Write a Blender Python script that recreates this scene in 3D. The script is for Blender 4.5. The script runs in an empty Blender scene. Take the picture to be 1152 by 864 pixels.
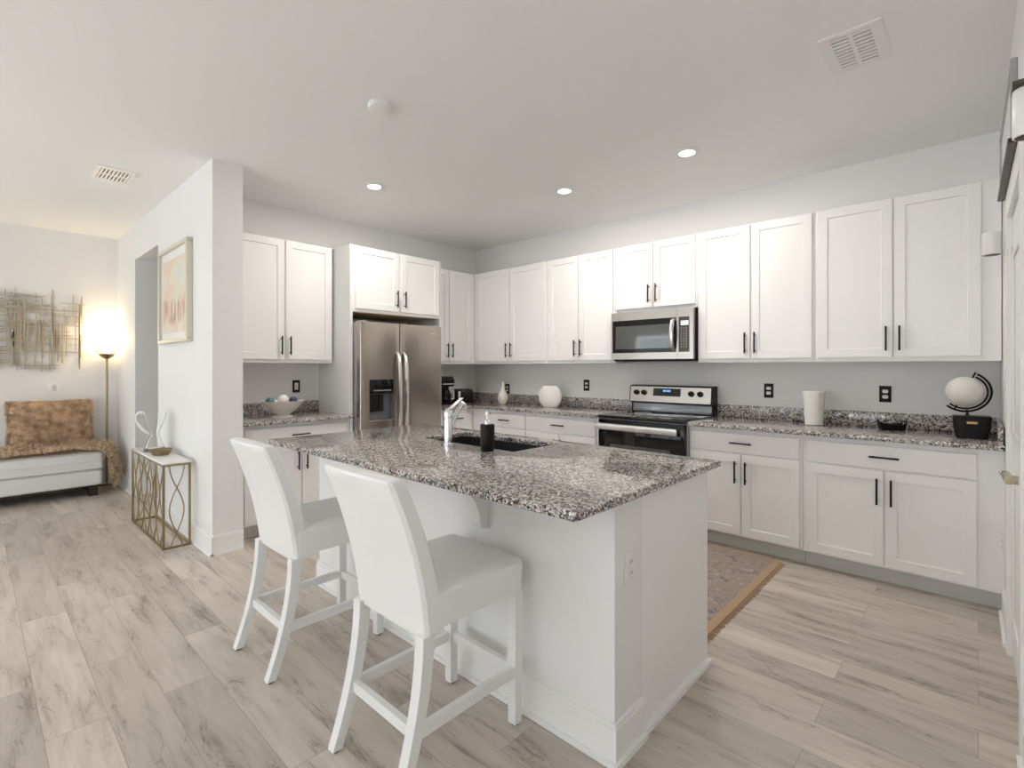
import bpy, bmesh, math, random
from mathutils import Vector, Matrix
PI = math.pi
rnd = random.Random(7)
S = bpy.context.scene
COL = S.collection

# ------------------------------------------------------------------ camera
CA = math.radians(42.84)
cam = bpy.data.cameras.new('camera')
camo = bpy.data.objects.new('camera', cam); COL.objects.link(camo)
camo.location = (0, 0, 1.3355); camo.rotation_euler = (PI/2, 0, CA)
cam.sensor_width = 36.0; cam.lens = 36*565.77/1152
cam.shift_y = -(432-413.0)/1152
cam.clip_start = 0.02
S.camera = camo

# ------------------------------------------------------------------ world, exposure
S.view_settings.view_transform = 'Standard'
S.view_settings.look = 'None'
S.view_settings.exposure = 0.17
S.view_settings.gamma = 1.0
S.view_settings.use_curve_mapping = False
W = bpy.data.worlds.new('world'); S.world = W; W.use_nodes = True
wb = W.node_tree.nodes['Background']
wb.inputs[0].default_value = (0.86, 0.93, 1.0, 1); wb.inputs[1].default_value = 2.2
S.cycles.use_denoising = True
S.cycles.max_bounces = 14; S.cycles.diffuse_bounces = 8; S.cycles.glossy_bounces = 6
S.cycles.transmission_bounces = 10; S.cycles.transparent_max_bounces = 12
S.cycles.sample_clamp_indirect = 6.0

# room numbers (metres)
XW, XE, YN, YS, XL = -4.716, 0.10, 4.40, -4.2, -7.33
ZC = 2.818
YH0, YH1 = 1.17, 1.372          # stub wall between kitchen and sitting room
XH = -3.98

def area(name, loc, rot, sx, sy, watts, col):
    l = bpy.data.lights.new(name, 'AREA'); l.shape = 'RECTANGLE'; l.size = sx; l.size_y = sy
    l.energy = watts; l.color = col
    o = bpy.data.objects.new(name, l); COL.objects.link(o); o.location = loc; o.rotation_euler = rot
    return o
DAY = (0.90, 0.96, 1.0)
# added daylight fill: area lamps at the window openings behind the camera
WINS = [(-6.75, -5.75, 0.75, 2.15), (-5.0, -2.2, 0.05, 2.35), (-1.7, -0.4, 0.75, 2.15)]
WPOW = (14, 118, 95)
for (x0, x1, z0, z1), pw in zip(WINS, WPOW):
    area('window_daylight', ((x0+x1)/2, YS+0.03, (z0+z1)/2), (PI/2, 0, PI), x1-x0, z1-z0, pw, DAY)
area('window_daylight', (XL+0.03, -2.2, 1.4), (PI/2, 0, -PI/2), 1.8, 1.5, 22, DAY)  # added fill lamp on the sitting-room wall, which has no window
# added sun through the unseen glass door; its floor bounce brightens the ceiling
sl = bpy.data.lights.new('sun', 'SUN'); sl.energy = 22.0; sl.angle = math.radians(1.0); sl.color = (0.97, 0.98, 1.0)
so_ = bpy.data.objects.new('sun', sl); COL.objects.link(so_)
so_.rotation_euler = (math.radians(42), 0, math.radians(-33))

# ------------------------------------------------------------------ materials
MATS = {}
def newmat(name):
    m = bpy.data.materials.new(name); m.use_nodes = True
    nt = m.node_tree; b = nt.nodes['Principled BSDF']
    MATS[name] = m
    return m, nt, b
def plain(name, col, rough=0.5, metal=0.0, spec=0.5, bump=0, bscale=60, coat=0, emis=None, es=0, mottle=0):
    m, nt, b = newmat(name)
    b.inputs['Base Color'].default_value = (*col, 1); b.inputs['Roughness'].default_value = rough
    b.inputs['Metallic'].default_value = metal; b.inputs['Specular IOR Level'].default_value = spec
    b.inputs['Coat Weight'].default_value = coat
    if emis: b.inputs['Emission Color'].default_value = (*emis, 1); b.inputs['Emission Strength'].default_value = es
    tc = nt.nodes.new('ShaderNodeTexCoord'); nz = nt.nodes.new('ShaderNodeTexNoise')
    nz.inputs['Scale'].default_value = bscale; nz.inputs['Detail'].default_value = 4
    nt.links.new(tc.outputs['Object'], nz.inputs['Vector'])
    if bump:
        bp = nt.nodes.new('ShaderNodeBump'); bp.inputs['Strength'].default_value = bump; bp.inputs['Distance'].default_value = 0.01
        nt.links.new(nz.outputs['Fac'], bp.inputs['Height']); nt.links.new(bp.outputs['Normal'], b.inputs['Normal'])
    if mottle:
        mx = nt.nodes.new('ShaderNodeMix'); mx.data_type = 'RGBA'
        mx.inputs[6].default_value = (*[c*(1-mottle) for c in col], 1); mx.inputs[7].default_value = (*[min(1, c*(1+mottle)) for c in col], 1)
        nt.links.new(nz.outputs['Fac'], mx.inputs[0]); nt.links.new(mx.outputs[2], b.inputs['Base Color'])
    return m
def ramp(nt, stops, interp='LINEAR'):
    r = nt.nodes.new('ShaderNodeValToRGB'); cr = r.color_ramp; cr.interpolation = interp
    while len(cr.elements) < len(stops): cr.elements.new(0.5)
    for e, (p, c) in zip(cr.elements, stops): e.position = p; e.color = (*c, 1)
    return r

wall_m = plain('wall_paint', (0.80, 0.805, 0.80), 0.7, spec=0.25, bump=0.04, bscale=180)
ceil_m = plain('ceiling_paint', (0.86, 0.865, 0.86), 0.85, spec=0.2, bump=0.08, bscale=120)
trim_m = plain('trim_paint', (0.85, 0.855, 0.85), 0.35, spec=0.4)
cab_m = plain('cabinet_paint', (0.86, 0.86, 0.86), 0.32, spec=0.45)
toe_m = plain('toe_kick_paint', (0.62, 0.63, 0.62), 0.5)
door_m = plain('door_paint', (0.84, 0.83, 0.80), 0.35, spec=0.4)
wood_in = plain('cabinet_underside', (0.42, 0.30, 0.17), 0.5, mottle=0.15, bscale=25)
black_m = plain('black_metal', (0.012, 0.012, 0.012), 0.35, metal=0.6)
blackp = plain('black_plastic', (0.010, 0.010, 0.011), 0.4, spec=0.22)
blackg = plain('black_glass', (0.006, 0.006, 0.007), 0.06, spec=0.35)
mwglass = plain('oven_window_glass', (0.045, 0.05, 0.047), 0.05, spec=0.9, coat=0.8)
panelg = plain('control_panel_glass', (0.06, 0.048, 0.032), 0.12, spec=0.6)
sink_m = plain('sink_composite', (0.02, 0.022, 0.024), 0.3, mottle=0.3, bscale=300)
chrome = plain('chrome', (0.86, 0.87, 0.88), 0.12, metal=1.0)
nickel = plain('satin_nickel', (0.62, 0.55, 0.44), 0.25, metal=1.0)
gold = plain('gold_metal', (0.36, 0.275, 0.15), 0.35, metal=1.0)
goldleaf = plain('champagne_metal', (0.50, 0.44, 0.33), 0.45, metal=0.5)
framem = plain('frame_silver', (0.66, 0.62, 0.52), 0.35, metal=0.3)
bronze = plain('dark_bronze', (0.09, 0.075, 0.06), 0.4, metal=0.7)
greym = plain('grey_plate', (0.42, 0.42, 0.43), 0.4, metal=0.3)
white_cer = plain('white_ceramic', (0.80, 0.79, 0.76), 0.25, spec=0.5)
cream_cer = plain('cream_ceramic', (0.72, 0.69, 0.64), 0.4, mottle=0.06, bscale=30)
vase_w = plain('grey_white_plastic', (0.62, 0.62, 0.61), 0.4)
white_pl = plain('white_plastic', (0.80, 0.80, 0.79), 0.4)
leather = plain('white_leather', (0.84, 0.85, 0.85), 0.38, spec=0.45, bump=0.12, bscale=35)
stoolwood = plain('white_painted_wood', (0.82, 0.83, 0.83), 0.4)
glide_m = plain('felt_pad', (0.12, 0.09, 0.06), 0.9)
chaise_m = plain('chaise_leather', (0.78, 0.79, 0.79), 0.42, bump=0.1, bscale=30)
darkwood = plain('dark_wood', (0.03, 0.016, 0.010), 0.45, mottle=0.3)
marble = plain('white_marble', (0.84, 0.83, 0.80), 0.15, mottle=0.05, bscale=8)
vent_dark = plain('vent_dark', (0.05, 0.05, 0.05), 0.8)
globe_m = plain('globe_ivory', (0.72, 0.70, 0.66), 0.3)
teal_m = plain('teal_glaze', (0.05, 0.16, 0.18), 0.3)
navy_m = plain('navy_glaze', (0.03, 0.06, 0.13), 0.3)
red_m = plain('dusty_red', (0.30, 0.10, 0.08), 0.6)
brass_pl = plain('brass_plate', (0.65, 0.42, 0.2), 0.35, metal=0.8)
matm = plain('picture_mat', (0.80, 0.80, 0.77), 0.6)
led_m = plain('downlight_lens', (1, 1, 1), 0.5, emis=(1.0, 0.93, 0.82), es=14)
bulb_m = plain('lamp_glow', (1, 0.95, 0.85), 0.5, emis=(1.0, 0.80, 0.50), es=4)
clock_m = plain('clock_digits', (0.1, 0.2, 0.5), 0.4, emis=(0.15, 0.45, 1.0), es=1.5)
disp_m = plain('white_display', (0.7, 0.75, 0.75), 0.4, emis=(0.8, 0.95, 1.0), es=0.5)
paddle_m = plain('dispenser_grey', (0.16, 0.165, 0.19), 0.3, metal=0.4)
icon_m = plain('panel_print', (0.55, 0.55, 0.55), 0.5)

def steel(name, col, rough, axis, metal=1.0):
    m, nt, b = newmat(name)
    b.inputs['Base Color'].default_value = (*col, 1); b.inputs['Metallic'].default_value = metal
    tc = nt.nodes.new('ShaderNodeTexCoord'); mp = nt.nodes.new('ShaderNodeMapping')
    sc = [3, 3, 3]; sc[axis] = 0.05
    sc = [s*90 for s in sc]; mp.inputs['Scale'].default_value = sc
    nz = nt.nodes.new('ShaderNodeTexNoise'); nz.inputs['Detail'].default_value = 2
    mr = nt.nodes.new('ShaderNodeMapRange'); mr.inputs[3].default_value = rough*0.8; mr.inputs[4].default_value = rough*1.25
    L = nt.links.new
    L(tc.outputs['Object'], mp.inputs['Vector']); L(mp.outputs[0], nz.inputs['Vector']); L(nz.outputs['Fac'], mr.inputs[0])
    L(mr.outputs[0], b.inputs['Roughness'])
    # faint large waves of the pressed sheet
    n2 = nt.nodes.new('ShaderNodeTexNoise'); n2.inputs['Scale'].default_value = 3.0; n2.inputs['Detail'].default_value = 0
    bp = nt.nodes.new('ShaderNodeBump'); bp.inputs['Strength'].default_value = 0.15; bp.inputs['Distance'].default_value = 0.02
    L(tc.outputs['Object'], n2.inputs['Vector']); L(n2.outputs['Fac'], bp.inputs['Height']); L(bp.outputs['Normal'], b.inputs['Normal'])
    return m
fridge_m = steel('fridge_steel', (0.45, 0.395, 0.35), 0.23, 1)
steel_m = steel('brushed_steel', (0.50, 0.47, 0.43), 0.22, 0)
splash_m = plain('polished_steel', (0.30, 0.31, 0.33), 0.12, metal=1.0)
handle_st = plain('handle_steel', (0.74, 0.72, 0.70), 0.28, metal=1.0)

def granite():
    m, nt, b = newmat('granite'); L = nt.links.new
    tc = nt.nodes.new('ShaderNodeTexCoord')
    nz = nt.nodes.new('ShaderNodeTexNoise'); nz.inputs['Scale'].default_value = 90; nz.inputs['Detail'].default_value = 2
    L(tc.outputs['Object'], nz.inputs['Vector'])
    add = nt.nodes.new('ShaderNodeVectorMath'); add.operation = 'MULTIPLY_ADD'
    add.inputs[1].default_value = (0.012, 0.012, 0.012)
    L(nz.outputs['Color'], add.inputs[0]); L(tc.outputs['Object'], add.inputs[2])
    v = nt.nodes.new('ShaderNodeTexVoronoi'); v.inputs['Scale'].default_value = 150
    L(add.outputs[0], v.inputs['Vector'])
    sep = nt.nodes.new('ShaderNodeSeparateColor'); L(v.outputs['Color'], sep.inputs[0])
    r = ramp(nt, [(0.0, (0.015, 0.015, 0.016)), (0.13, (0.06, 0.06, 0.065)), (0.25, (0.20, 0.185, 0.18)), (0.42, (0.36, 0.31, 0.28)),
                  (0.62, (0.55, 0.51, 0.48)), (0.82, (0.70, 0.68, 0.66))], 'CONSTANT')
    n3 = nt.nodes.new('ShaderNodeTexNoise'); n3.inputs['Scale'].default_value = 35; n3.inputs['Detail'].default_value = 3
    L(tc.outputs['Object'], n3.inputs['Vector'])
    ma = nt.nodes.new('ShaderNodeMath'); ma.operation = 'MULTIPLY_ADD'; ma.inputs[1].default_value = 0.55; 
    L(n3.outputs['Fac'], ma.inputs[0]); L(sep.outputs[0], ma.inputs[2])
    m2 = nt.nodes.new('ShaderNodeMath'); m2.operation = 'SUBTRACT'; m2.inputs[1].default_value = 0.27; m2.use_clamp = True
    L(ma.outputs[0], m2.inputs[0]); L(m2.outputs[0], r.inputs['Fac'])
    L(r.outputs['Color'], b.inputs['Base Color'])
    b.inputs['Roughness'].default_value = 0.05; b.inputs['Specular IOR Level'].default_value = 0.65
    return m
granite_m = granite()

def floor_mat():
    m, nt, b = newmat('plank_floor'); L = nt.links.new
    tc = nt.nodes.new('ShaderNodeTexCoord')
    br = nt.nodes.new('ShaderNodeTexBrick')
    br.offset = 0.37; br.offset_frequency = 2; br.squash = 1.0
    br.inputs['Color1'].default_value = (0, 0, 0, 1); br.inputs['Color2'].default_value = (1, 1, 1, 1); br.inputs['Mortar'].default_value = (0.5, 0.5, 0.5, 1)
    br.inputs['Scale'].default_value = 1.0; br.inputs['Brick Width'].default_value = 1.22; br.inputs['Row Height'].default_value = 0.18
    br.inputs['Mortar Size'].default_value = 0.0012; br.inputs['Mortar Smooth'].default_value = 0.2
    L(tc.outputs['Object'], br.inputs['Vector'])
    sep = nt.nodes.new('ShaderNodeSeparateColor'); L(br.outputs['Color'], sep.inputs[0])
    mp = nt.nodes.new('ShaderNodeMapping'); mp.inputs['Scale'].default_value = (1.3, 9.0, 1.0); L(tc.outputs['Object'], mp.inputs['Vector'])
    w = nt.nodes.new('ShaderNodeMath'); w.operation = 'MULTIPLY'; w.inputs[1].default_value = 37.0; L(sep.outputs[0], w.inputs[0])
    g = nt.nodes.new('ShaderNodeTexNoise'); g.noise_dimensions = '4D'; g.inputs['Scale'].default_value = 1.6; g.inputs['Detail'].default_value = 6; g.inputs['Roughness'].default_value = 0.62; g.inputs['Distortion'].default_value = 0.35
    L(mp.outputs[0], g.inputs['Vector']); L(w.outputs[0], g.inputs['W'])
    mp2 = nt.nodes.new('ShaderNodeMapping'); mp2.inputs['Scale'].default_value = (3.0, 60.0, 1.0); L(tc.outputs['Object'], mp2.inputs['Vector'])
    fg = nt.nodes.new('ShaderNodeTexNoise'); fg.noise_dimensions = '4D'; fg.inputs['Scale'].default_value = 1.5; fg.inputs['Detail'].default_value = 3
    L(mp2.outputs[0], fg.inputs['Vector']); L(w.outputs[0], fg.inputs['W'])
    r = ramp(nt, [(0.27, (0.25, 0.205, 0.17)), (0.37, (0.42, 0.36, 0.31)), (0.47, (0.53, 0.47, 0.415)), (0.65, (0.61, 0.55, 0.49))])
    L(g.outputs['Fac'], r.inputs['Fac'])
    # dark grain cracks and knots
    mp3 = nt.nodes.new('ShaderNodeMapping'); mp3.inputs['Scale'].default_value = (1.0, 5.5, 1.0); L(tc.outputs['Object'], mp3.inputs['Vector'])
    ck = nt.nodes.new('ShaderNodeTexNoise'); ck.noise_dimensions = '4D'; ck.inputs['Scale'].default_value = 2.4; ck.inputs['Detail'].default_value = 3; ck.inputs['Distortion'].default_value = 1.2
    L(mp3.outputs[0], ck.inputs['Vector']); L(w.outputs[0], ck.inputs['W'])
    cr_ = ramp(nt, [(0.485, (0, 0, 0)), (0.5, (0.8,)*3), (0.517, (0, 0, 0))]); L(ck.outputs['Fac'], cr_.inputs['Fac'])
    msk = ramp(nt, [(0.42, (0.9,)*3), (0.52, (0.08,)*3)]); L(g.outputs['Fac'], msk.inputs['Fac'])
    cm = nt.nodes.new('ShaderNodeMath'); cm.operation = 'MULTIPLY'; L(cr_.outputs['Color'], cm.inputs[0]); L(msk.outputs['Color'], cm.inputs[1])
    cx = nt.nodes.new('ShaderNodeMix'); cx.data_type = 'RGBA'; cx.inputs[7].default_value = (0.20, 0.165, 0.14, 1)
    L(cm.outputs[0], cx.inputs[0]); L(r.outputs['Color'], cx.inputs[6])
    # plank to plank variation
    mr = nt.nodes.new('ShaderNodeMapRange'); mr.inputs[3].default_value = 0.86; mr.inputs[4].default_value = 1.12; L(sep.outputs[0], mr.inputs[0])
    mf = nt.nodes.new('ShaderNodeMapRange'); mf.inputs[3].default_value = 0.88; mf.inputs[4].default_value = 1.12; L(fg.outputs['Fac'], mf.inputs[0])
    mu = nt.nodes.new('ShaderNodeMath'); mu.operation = 'MULTIPLY'; L(mr.outputs[0], mu.inputs[0]); L(mf.outputs[0], mu.inputs[1])
    vm = nt.nodes.new('ShaderNodeVectorMath'); vm.operation = 'SCALE'; L(cx.outputs[2], vm.inputs[0]); L(mu.outputs[0], vm.inputs['Scale'])
    mx = nt.nodes.new('ShaderNodeMix'); mx.data_type = 'RGBA'; mx.inputs[7].default_value = (0.33, 0.28, 0.24, 1)
    L(br.outputs['Fac'], mx.inputs[0]); L(vm.outputs[0], mx.inputs[6])
    L(mx.outputs[2], b.inputs['Base Color'])
    b.inputs['Roughness'].default_value = 0.42; b.inputs['Specular IOR Level'].default_value = 0.4
    return m
floor_m = floor_mat()

def rug_mat():
    m, nt, b = newmat('rug_weave'); L = nt.links.new
    tc = nt.nodes.new('ShaderNodeTexCoord')
    a = nt.nodes.new('ShaderNodeTexNoise'); a.inputs['Scale'].default_value = 9; a.inputs['Detail'].default_value = 6; a.inputs['Distortion'].default_value = 2.5
    L(tc.outputs['Object'], a.inputs['Vector'])
    v = nt.nodes.new('ShaderNodeTexVoronoi'); v.inputs['Scale'].default_value = 16; L(a.outputs['Color'], v.inputs['Vector'])
    r = ramp(nt, [(0.30, (0.13, 0.12, 0.13)), (0.42, (0.29, 0.27, 0.27)), (0.49, (0.41, 0.30, 0.225)), (0.57, (0.30, 0.275, 0.265)), (0.70, (0.50, 0.41, 0.34))])
    L(a.outputs['Fac'], r.inputs['Fac'])
    f = nt.nodes.new('ShaderNodeTexNoise'); f.inputs['Scale'].default_value = 220; L(tc.outputs['Object'], f.inputs['Vector'])
    mr = nt.nodes.new('ShaderNodeMapRange'); mr.inputs[3].default_value = 0.6; mr.inputs[4].default_value = 1.3; L(f.outputs['Fac'], mr.inputs[0])
    vm = nt.nodes.new('ShaderNodeVectorMath'); vm.operation = 'SCALE'; L(r.outputs['Color'], vm.inputs[0]); L(mr.outputs[0], vm.inputs['Scale'])
    L(vm.outputs[0], b.inputs['Base Color']); b.inputs['Roughness'].default_value = 0.95
    bp = nt.nodes.new('ShaderNodeBump'); bp.inputs['Strength'].default_value = 0.5; L(f.outputs['Fac'], bp.inputs['Height']); L(bp.outputs[0], b.inputs['Normal'])
    return m
rug_m = rug_mat()
rugborder = plain('rug_border', (0.44, 0.31, 0.20), 0.95, bump=0.4, bscale=200, mottle=0.25)

def fur_mat(name, c0, c1, sc):
    m, nt, b = newmat(name); L = nt.links.new
    tc = nt.nodes.new('ShaderNodeTexCoord'); n = nt.nodes.new('ShaderNodeTexNoise'); n.inputs['Scale'].default_value = sc; n.inputs['Detail'].default_value = 5
    L(tc.outputs['Object'], n.inputs['Vector'])
    r = ramp(nt, [(0.35, c0), (0.62, c1)]); L(n.outputs['Fac'], r.inputs['Fac']); L(r.outputs['Color'], b.inputs['Base Color'])
    b.inputs['Roughness'].default_value = 0.8; b.inputs['Specular IOR Level'].default_value = 0.2
    return m
fur_m = fur_mat('tan_fur', (0.42, 0.29, 0.19), (0.82, 0.62, 0.44), 14)
throw_m = fur_mat('throw_fur', (0.46, 0.34, 0.23), (0.86, 0.70, 0.53), 24)

def art_mat():
    m, nt, b = newmat('abstract_print'); L = nt.links.new
    tc = nt.nodes.new('ShaderNodeTexCoord'); sx = nt.nodes.new('ShaderNodeSeparateXYZ'); L(tc.outputs['Generated'], sx.inputs[0])
    n = nt.nodes.new('ShaderNodeTexNoise'); n.inputs['Scale'].default_value = 2.2; n.inputs['Detail'].default_value = 3; n.inputs['Distortion'].default_value = 0.3
    L(tc.outputs['Generated'], n.inputs['Vector'])
    mp = nt.nodes.new('ShaderNodeMapping'); mp.inputs['Scale'].default_value = (9, 1, 2.2); L(tc.outputs['Generated'], mp.inputs['Vector'])
    st = nt.nodes.new('ShaderNodeTexNoise'); st.inputs['Scale'].default_value = 1.6; st.inputs['Detail'].default_value = 3; L(mp.outputs[0], st.inputs['Vector'])
    r1 = ramp(nt, [(0.30, (0.62, 0.68, 0.64)), (0.43, (0.74, 0.70, 0.56)), (0.55, (0.76, 0.58, 0.44)), (0.7, (0.78, 0.72, 0.64))]); L(n.outputs['Fac'], r1.inputs['Fac'])
    r2 = ramp(nt, [(0.35, (0.34, 0.20, 0.14)), (0.5, (0.62, 0.44, 0.32)), (0.65, (0.80, 0.74, 0.66))]); L(st.outputs['Fac'], r2.inputs['Fac'])
    band = ramp(nt, [(0.10, (0, 0, 0)), (0.18, (0.85,)*3), (0.38, (0.8,)*3), (0.5, (0, 0, 0))]); L(sx.outputs['Z'], band.inputs['Fac'])
    mx = nt.nodes.new('ShaderNodeMix'); mx.data_type = 'RGBA'
    L(band.outputs['Color'], mx.inputs[0]); L(r1.outputs['Color'], mx.inputs[6]); L(r2.outputs['Color'], mx.inputs[7]); L(mx.outputs[2], b.inputs['Base Color'])
    b.inputs['Roughness'].default_value = 0.4
    return m
art_m = art_mat()

def glass(name, col, rough=0.0):
    m, nt, b = newmat(name)
    b.inputs['Base Color'].default_value = (*col, 1); b.inputs['Transmission Weight'].default_value = 1.0
    b.inputs['Roughness'].default_value = rough; b.inputs['IOR'].default_value = 1.45
    return m
glass_m = glass('clear_glass', (0.97, 0.99, 0.98))
crystal_m = glass('crystal', (0.86, 0.84, 0.62), 0.08)
frost_m = plain('frosted_shade', (0.85, 0.86, 0.85), 0.3)

# ------------------------------------------------------------------ mesh helpers
def box(bm, x0, x1, y0, y1, z0, z1, bev=0.0, seg=2):
    vs = [bm.verts.new((x, y, z)) for z in (z0, z1) for y in (y0, y1) for x in (x0, x1)]
    q = [(0, 2, 3, 1), (4, 5, 7, 6), (0, 1, 5, 4), (2, 6, 7, 3), (0, 4, 6, 2), (1, 3, 7, 5)]
    fs = [bm.faces.new([vs[i] for i in f]) for f in q]
    if bev:
        es = list({e for f in fs for e in f.edges})
        bmesh.ops.bevel(bm, geom=es, offset=bev, segments=seg, profile=0.5, affect='EDGES')
    return vs
def loft(bm, rings, cap=True, closed=True):
    rows = [[bm.verts.new(p) for p in r] for r in rings]
    n = len(rows[0])
    for a, b in zip(rows, rows[1:]):
        for i in range(n if closed else n-1):
            bm.faces.new((a[i], a[(i+1) % n], b[(i+1) % n], b[i]))
    if cap:
        bm.faces.new(list(reversed(rows[0]))); bm.faces.new(rows[-1])
    return rows
def lathe(bm, prof, n=32, c=(0, 0, 0), cap=True):
    rings = [[(c[0]+r*math.cos(2*PI*i/n), c[1]+r*math.sin(2*PI*i/n), c[2]+z) for i in range(n)] for r, z in prof]
    return loft(bm, rings, cap)
def tube(bm, pts, r, n=10, closed=False, sq=False, cap=True):
    pts = [Vector(p) for p in pts]; N = len(pts); rings = []
    up = None
    for i, p in enumerate(pts):
        if closed: t = (pts[(i+1) % N]-pts[i-1]).normalized()
        else: t = (pts[min(i+1, N-1)]-pts[max(i-1, 0)]).normalized()
        if up is None:
            a = Vector((0, 0, 1)) if abs(t.z) < 0.9 else Vector((1, 0, 0))
            u = t.cross(a).normalized()
        else:
            u = (up - t*up.dot(t)).normalized()
        up = u; v = t.cross(u)
        rr = r[i] if isinstance(r, (list, tuple)) else r
        k = [(math.cos(2*PI*j/n+(PI/4 if sq else 0)), math.sin(2*PI*j/n+(PI/4 if sq else 0))) for j in range(n)]
        rings.append([p+u*rr*cx+v*rr*cy for cx, cy in k])
    if closed:
        rows = [[bm.verts.new(q) for q in rg] for rg in rings]
        for i in range(N):
            a, b = rows[i], rows[(i+1) % N]
            for j in range(n): bm.faces.new((a[j], a[(j+1) % n], b[(j+1) % n], b[j]))
    else: loft(bm, rings, cap)
def cyl(bm, p0, p1, r, n=20, bev=0):
    if bev:
        p0, p1 = Vector(p0), Vector(p1); d = (p1-p0).normalized()
        tube(bm, [p0, p0+d*bev*0.3, p0+d*bev, p1-d*bev, p1-d*bev*0.3, p1], [r-bev, r-bev*0.3, r, r, r-bev*0.3, r-bev], n)
    else: tube(bm, [p0, p1], r, n)
def sphere(bm, c, r, u=24, v=14):
    bmesh.ops.create_uvsphere(bm, u_segments=u, v_segments=v, radius=r, matrix=Matrix.Translation(c))
def NB(): return bmesh.new()
def put(name, bm, mat, parent=None, label=None, cat=None, group=None, kind=None, loc=None, rz=0, sharp=35, smooth=True):
    bmesh.ops.recalc_face_normals(bm, faces=bm.faces)
    me = bpy.data.meshes.new(name); bm.to_mesh(me); bm.free()
    mats = mat if isinstance(mat, (list, tuple)) else [mat]
    for m in mats: me.materials.append(m)
    if smooth:
        me.polygons.foreach_set('use_smooth', [True]*len(me.polygons)); me.set_sharp_from_angle(angle=math.radians(sharp))
    o = bpy.data.objects.new(name, me); COL.objects.link(o)
    if parent: o.parent = parent
    if loc is not None: o.location = loc
    if rz: o.rotation_euler = (0, 0, rz)
    for k, v in (('label', label), ('category', cat), ('group', group), ('kind', kind)):
        if v: o[k] = v
    return o
def thing(name, label, cat, loc=(0, 0, 0), rz=0, group=None):
    o = bpy.data.objects.new(name, None); COL.objects.link(o); o.empty_display_size = 0.1
    o.location = loc; o.rotation_euler = (0, 0, rz); o['label'] = label; o['category'] = cat
    if group: o['group'] = group
    return o
def struct(name, bm, mat, parent=None): return put(name, bm, mat, parent, kind='structure')
def copy_tree(o, parent=None):
    c = o.copy(); COL.objects.link(c)
    if parent: c.parent = parent
    for ch in [k for k in bpy.data.objects if k.parent == o]: copy_tree(ch, c)
    return c
def sbox(name, m, *a, bev=0):
    bm = NB(); box(bm, *a, bev=bev); return struct(name, bm, m)

# ------------------------------------------------------------------ room shell
XO = XL-0.15
sbox('floor', floor_m, XO, XE+0.4, YS-0.15, YN+0.15, -0.12, 0.0)
sbox('ceiling', ceil_m, XO, XE+0.4, YS-0.15, YN+0.15, ZC, ZC+0.12)
sbox('wall_north', wall_m, XW-0.12, XE, YN, YN+0.15, 0, ZC)
sbox('wall_fridge', wall_m, XW-0.12, XW, YH1, YN, 0, ZC)
sbox('wall_sitting_room', wall_m, XO, XL, YS, YN+0.15, 0, ZC)
sbox('wall_hall', wall_m, XL, XW-0.12, 2.6, 2.75, 0, ZC)
# stub wall with the doorway opening
bm = NB(); ox0, ox1, oz = -6.43, -5.49, 2.455
box(bm, XL, ox0, YH0, YH1, 0, ZC); box(bm, ox1, XH, YH0, YH1, 0, ZC); box(bm, ox0, ox1, YH0, YH1, oz, ZC)
struct('wall_stub', bm, wall_m)
# wall behind the camera with its windows
bm = NB(); xs = XO
for (x0, x1, z0, z1) in WINS:
    box(bm, xs, x0, YS-0.15, YS, 0, ZC); box(bm, x0, x1, YS-0.15, YS, 0, z0); box(bm, x0, x1, YS-0.15, YS, z1, ZC); xs = x1
box(bm, xs, XE+0.4, YS-0.15, YS, 0, ZC)
struct('wall_south', bm, wall_m)
for i, (x0, x1, z0, z1) in enumerate(WINS):
    bm = NB(); t = 0.06
    box(bm, x0, x0+t, YS-0.1, YS-0.03, z0, z1); box(bm, x1-t, x1, YS-0.1, YS-0.03, z0, z1)
    box(bm, x0+t, x1-t, YS-0.1, YS-0.03, z1-t, z1); box(bm, x0+t, x1-t, YS-0.1, YS-0.03, z0, z0+t)
    zm = (z0+z1)/2 if i != 1 else None
    if zm: box(bm, x0+t, x1-t, YS-0.09, YS-0.04, zm-0.02, zm+0.02)
    else: box(bm, (x0+x1)/2-0.04, (x0+x1)/2+0.04, YS-0.09, YS-0.04, z0+t, z1-t)
    struct('window_%d' % (i+1), bm, trim_m)
# east wall with the pantry door opening
DY0, DY1, DZ = 2.50, 3.27, 2.03
bm = NB()
box(bm, XE, XE+0.15, YS, DY0, 0, ZC); box(bm, XE, XE+0.15, DY1, YN+0.15, 0, ZC); box(bm, XE, XE+0.15, DY0, DY1, DZ, ZC)
EAST = Matrix.Translation((XE, YN, 0)) @ Matrix.Rotation(math.radians(0.6), 4, 'Z') @ Matrix.Translation((-XE, -YN, 0))
def east(o): o.matrix_world = EAST @ o.matrix_basis; return o
east(struct('wall_east', bm, wall_m))

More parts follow.
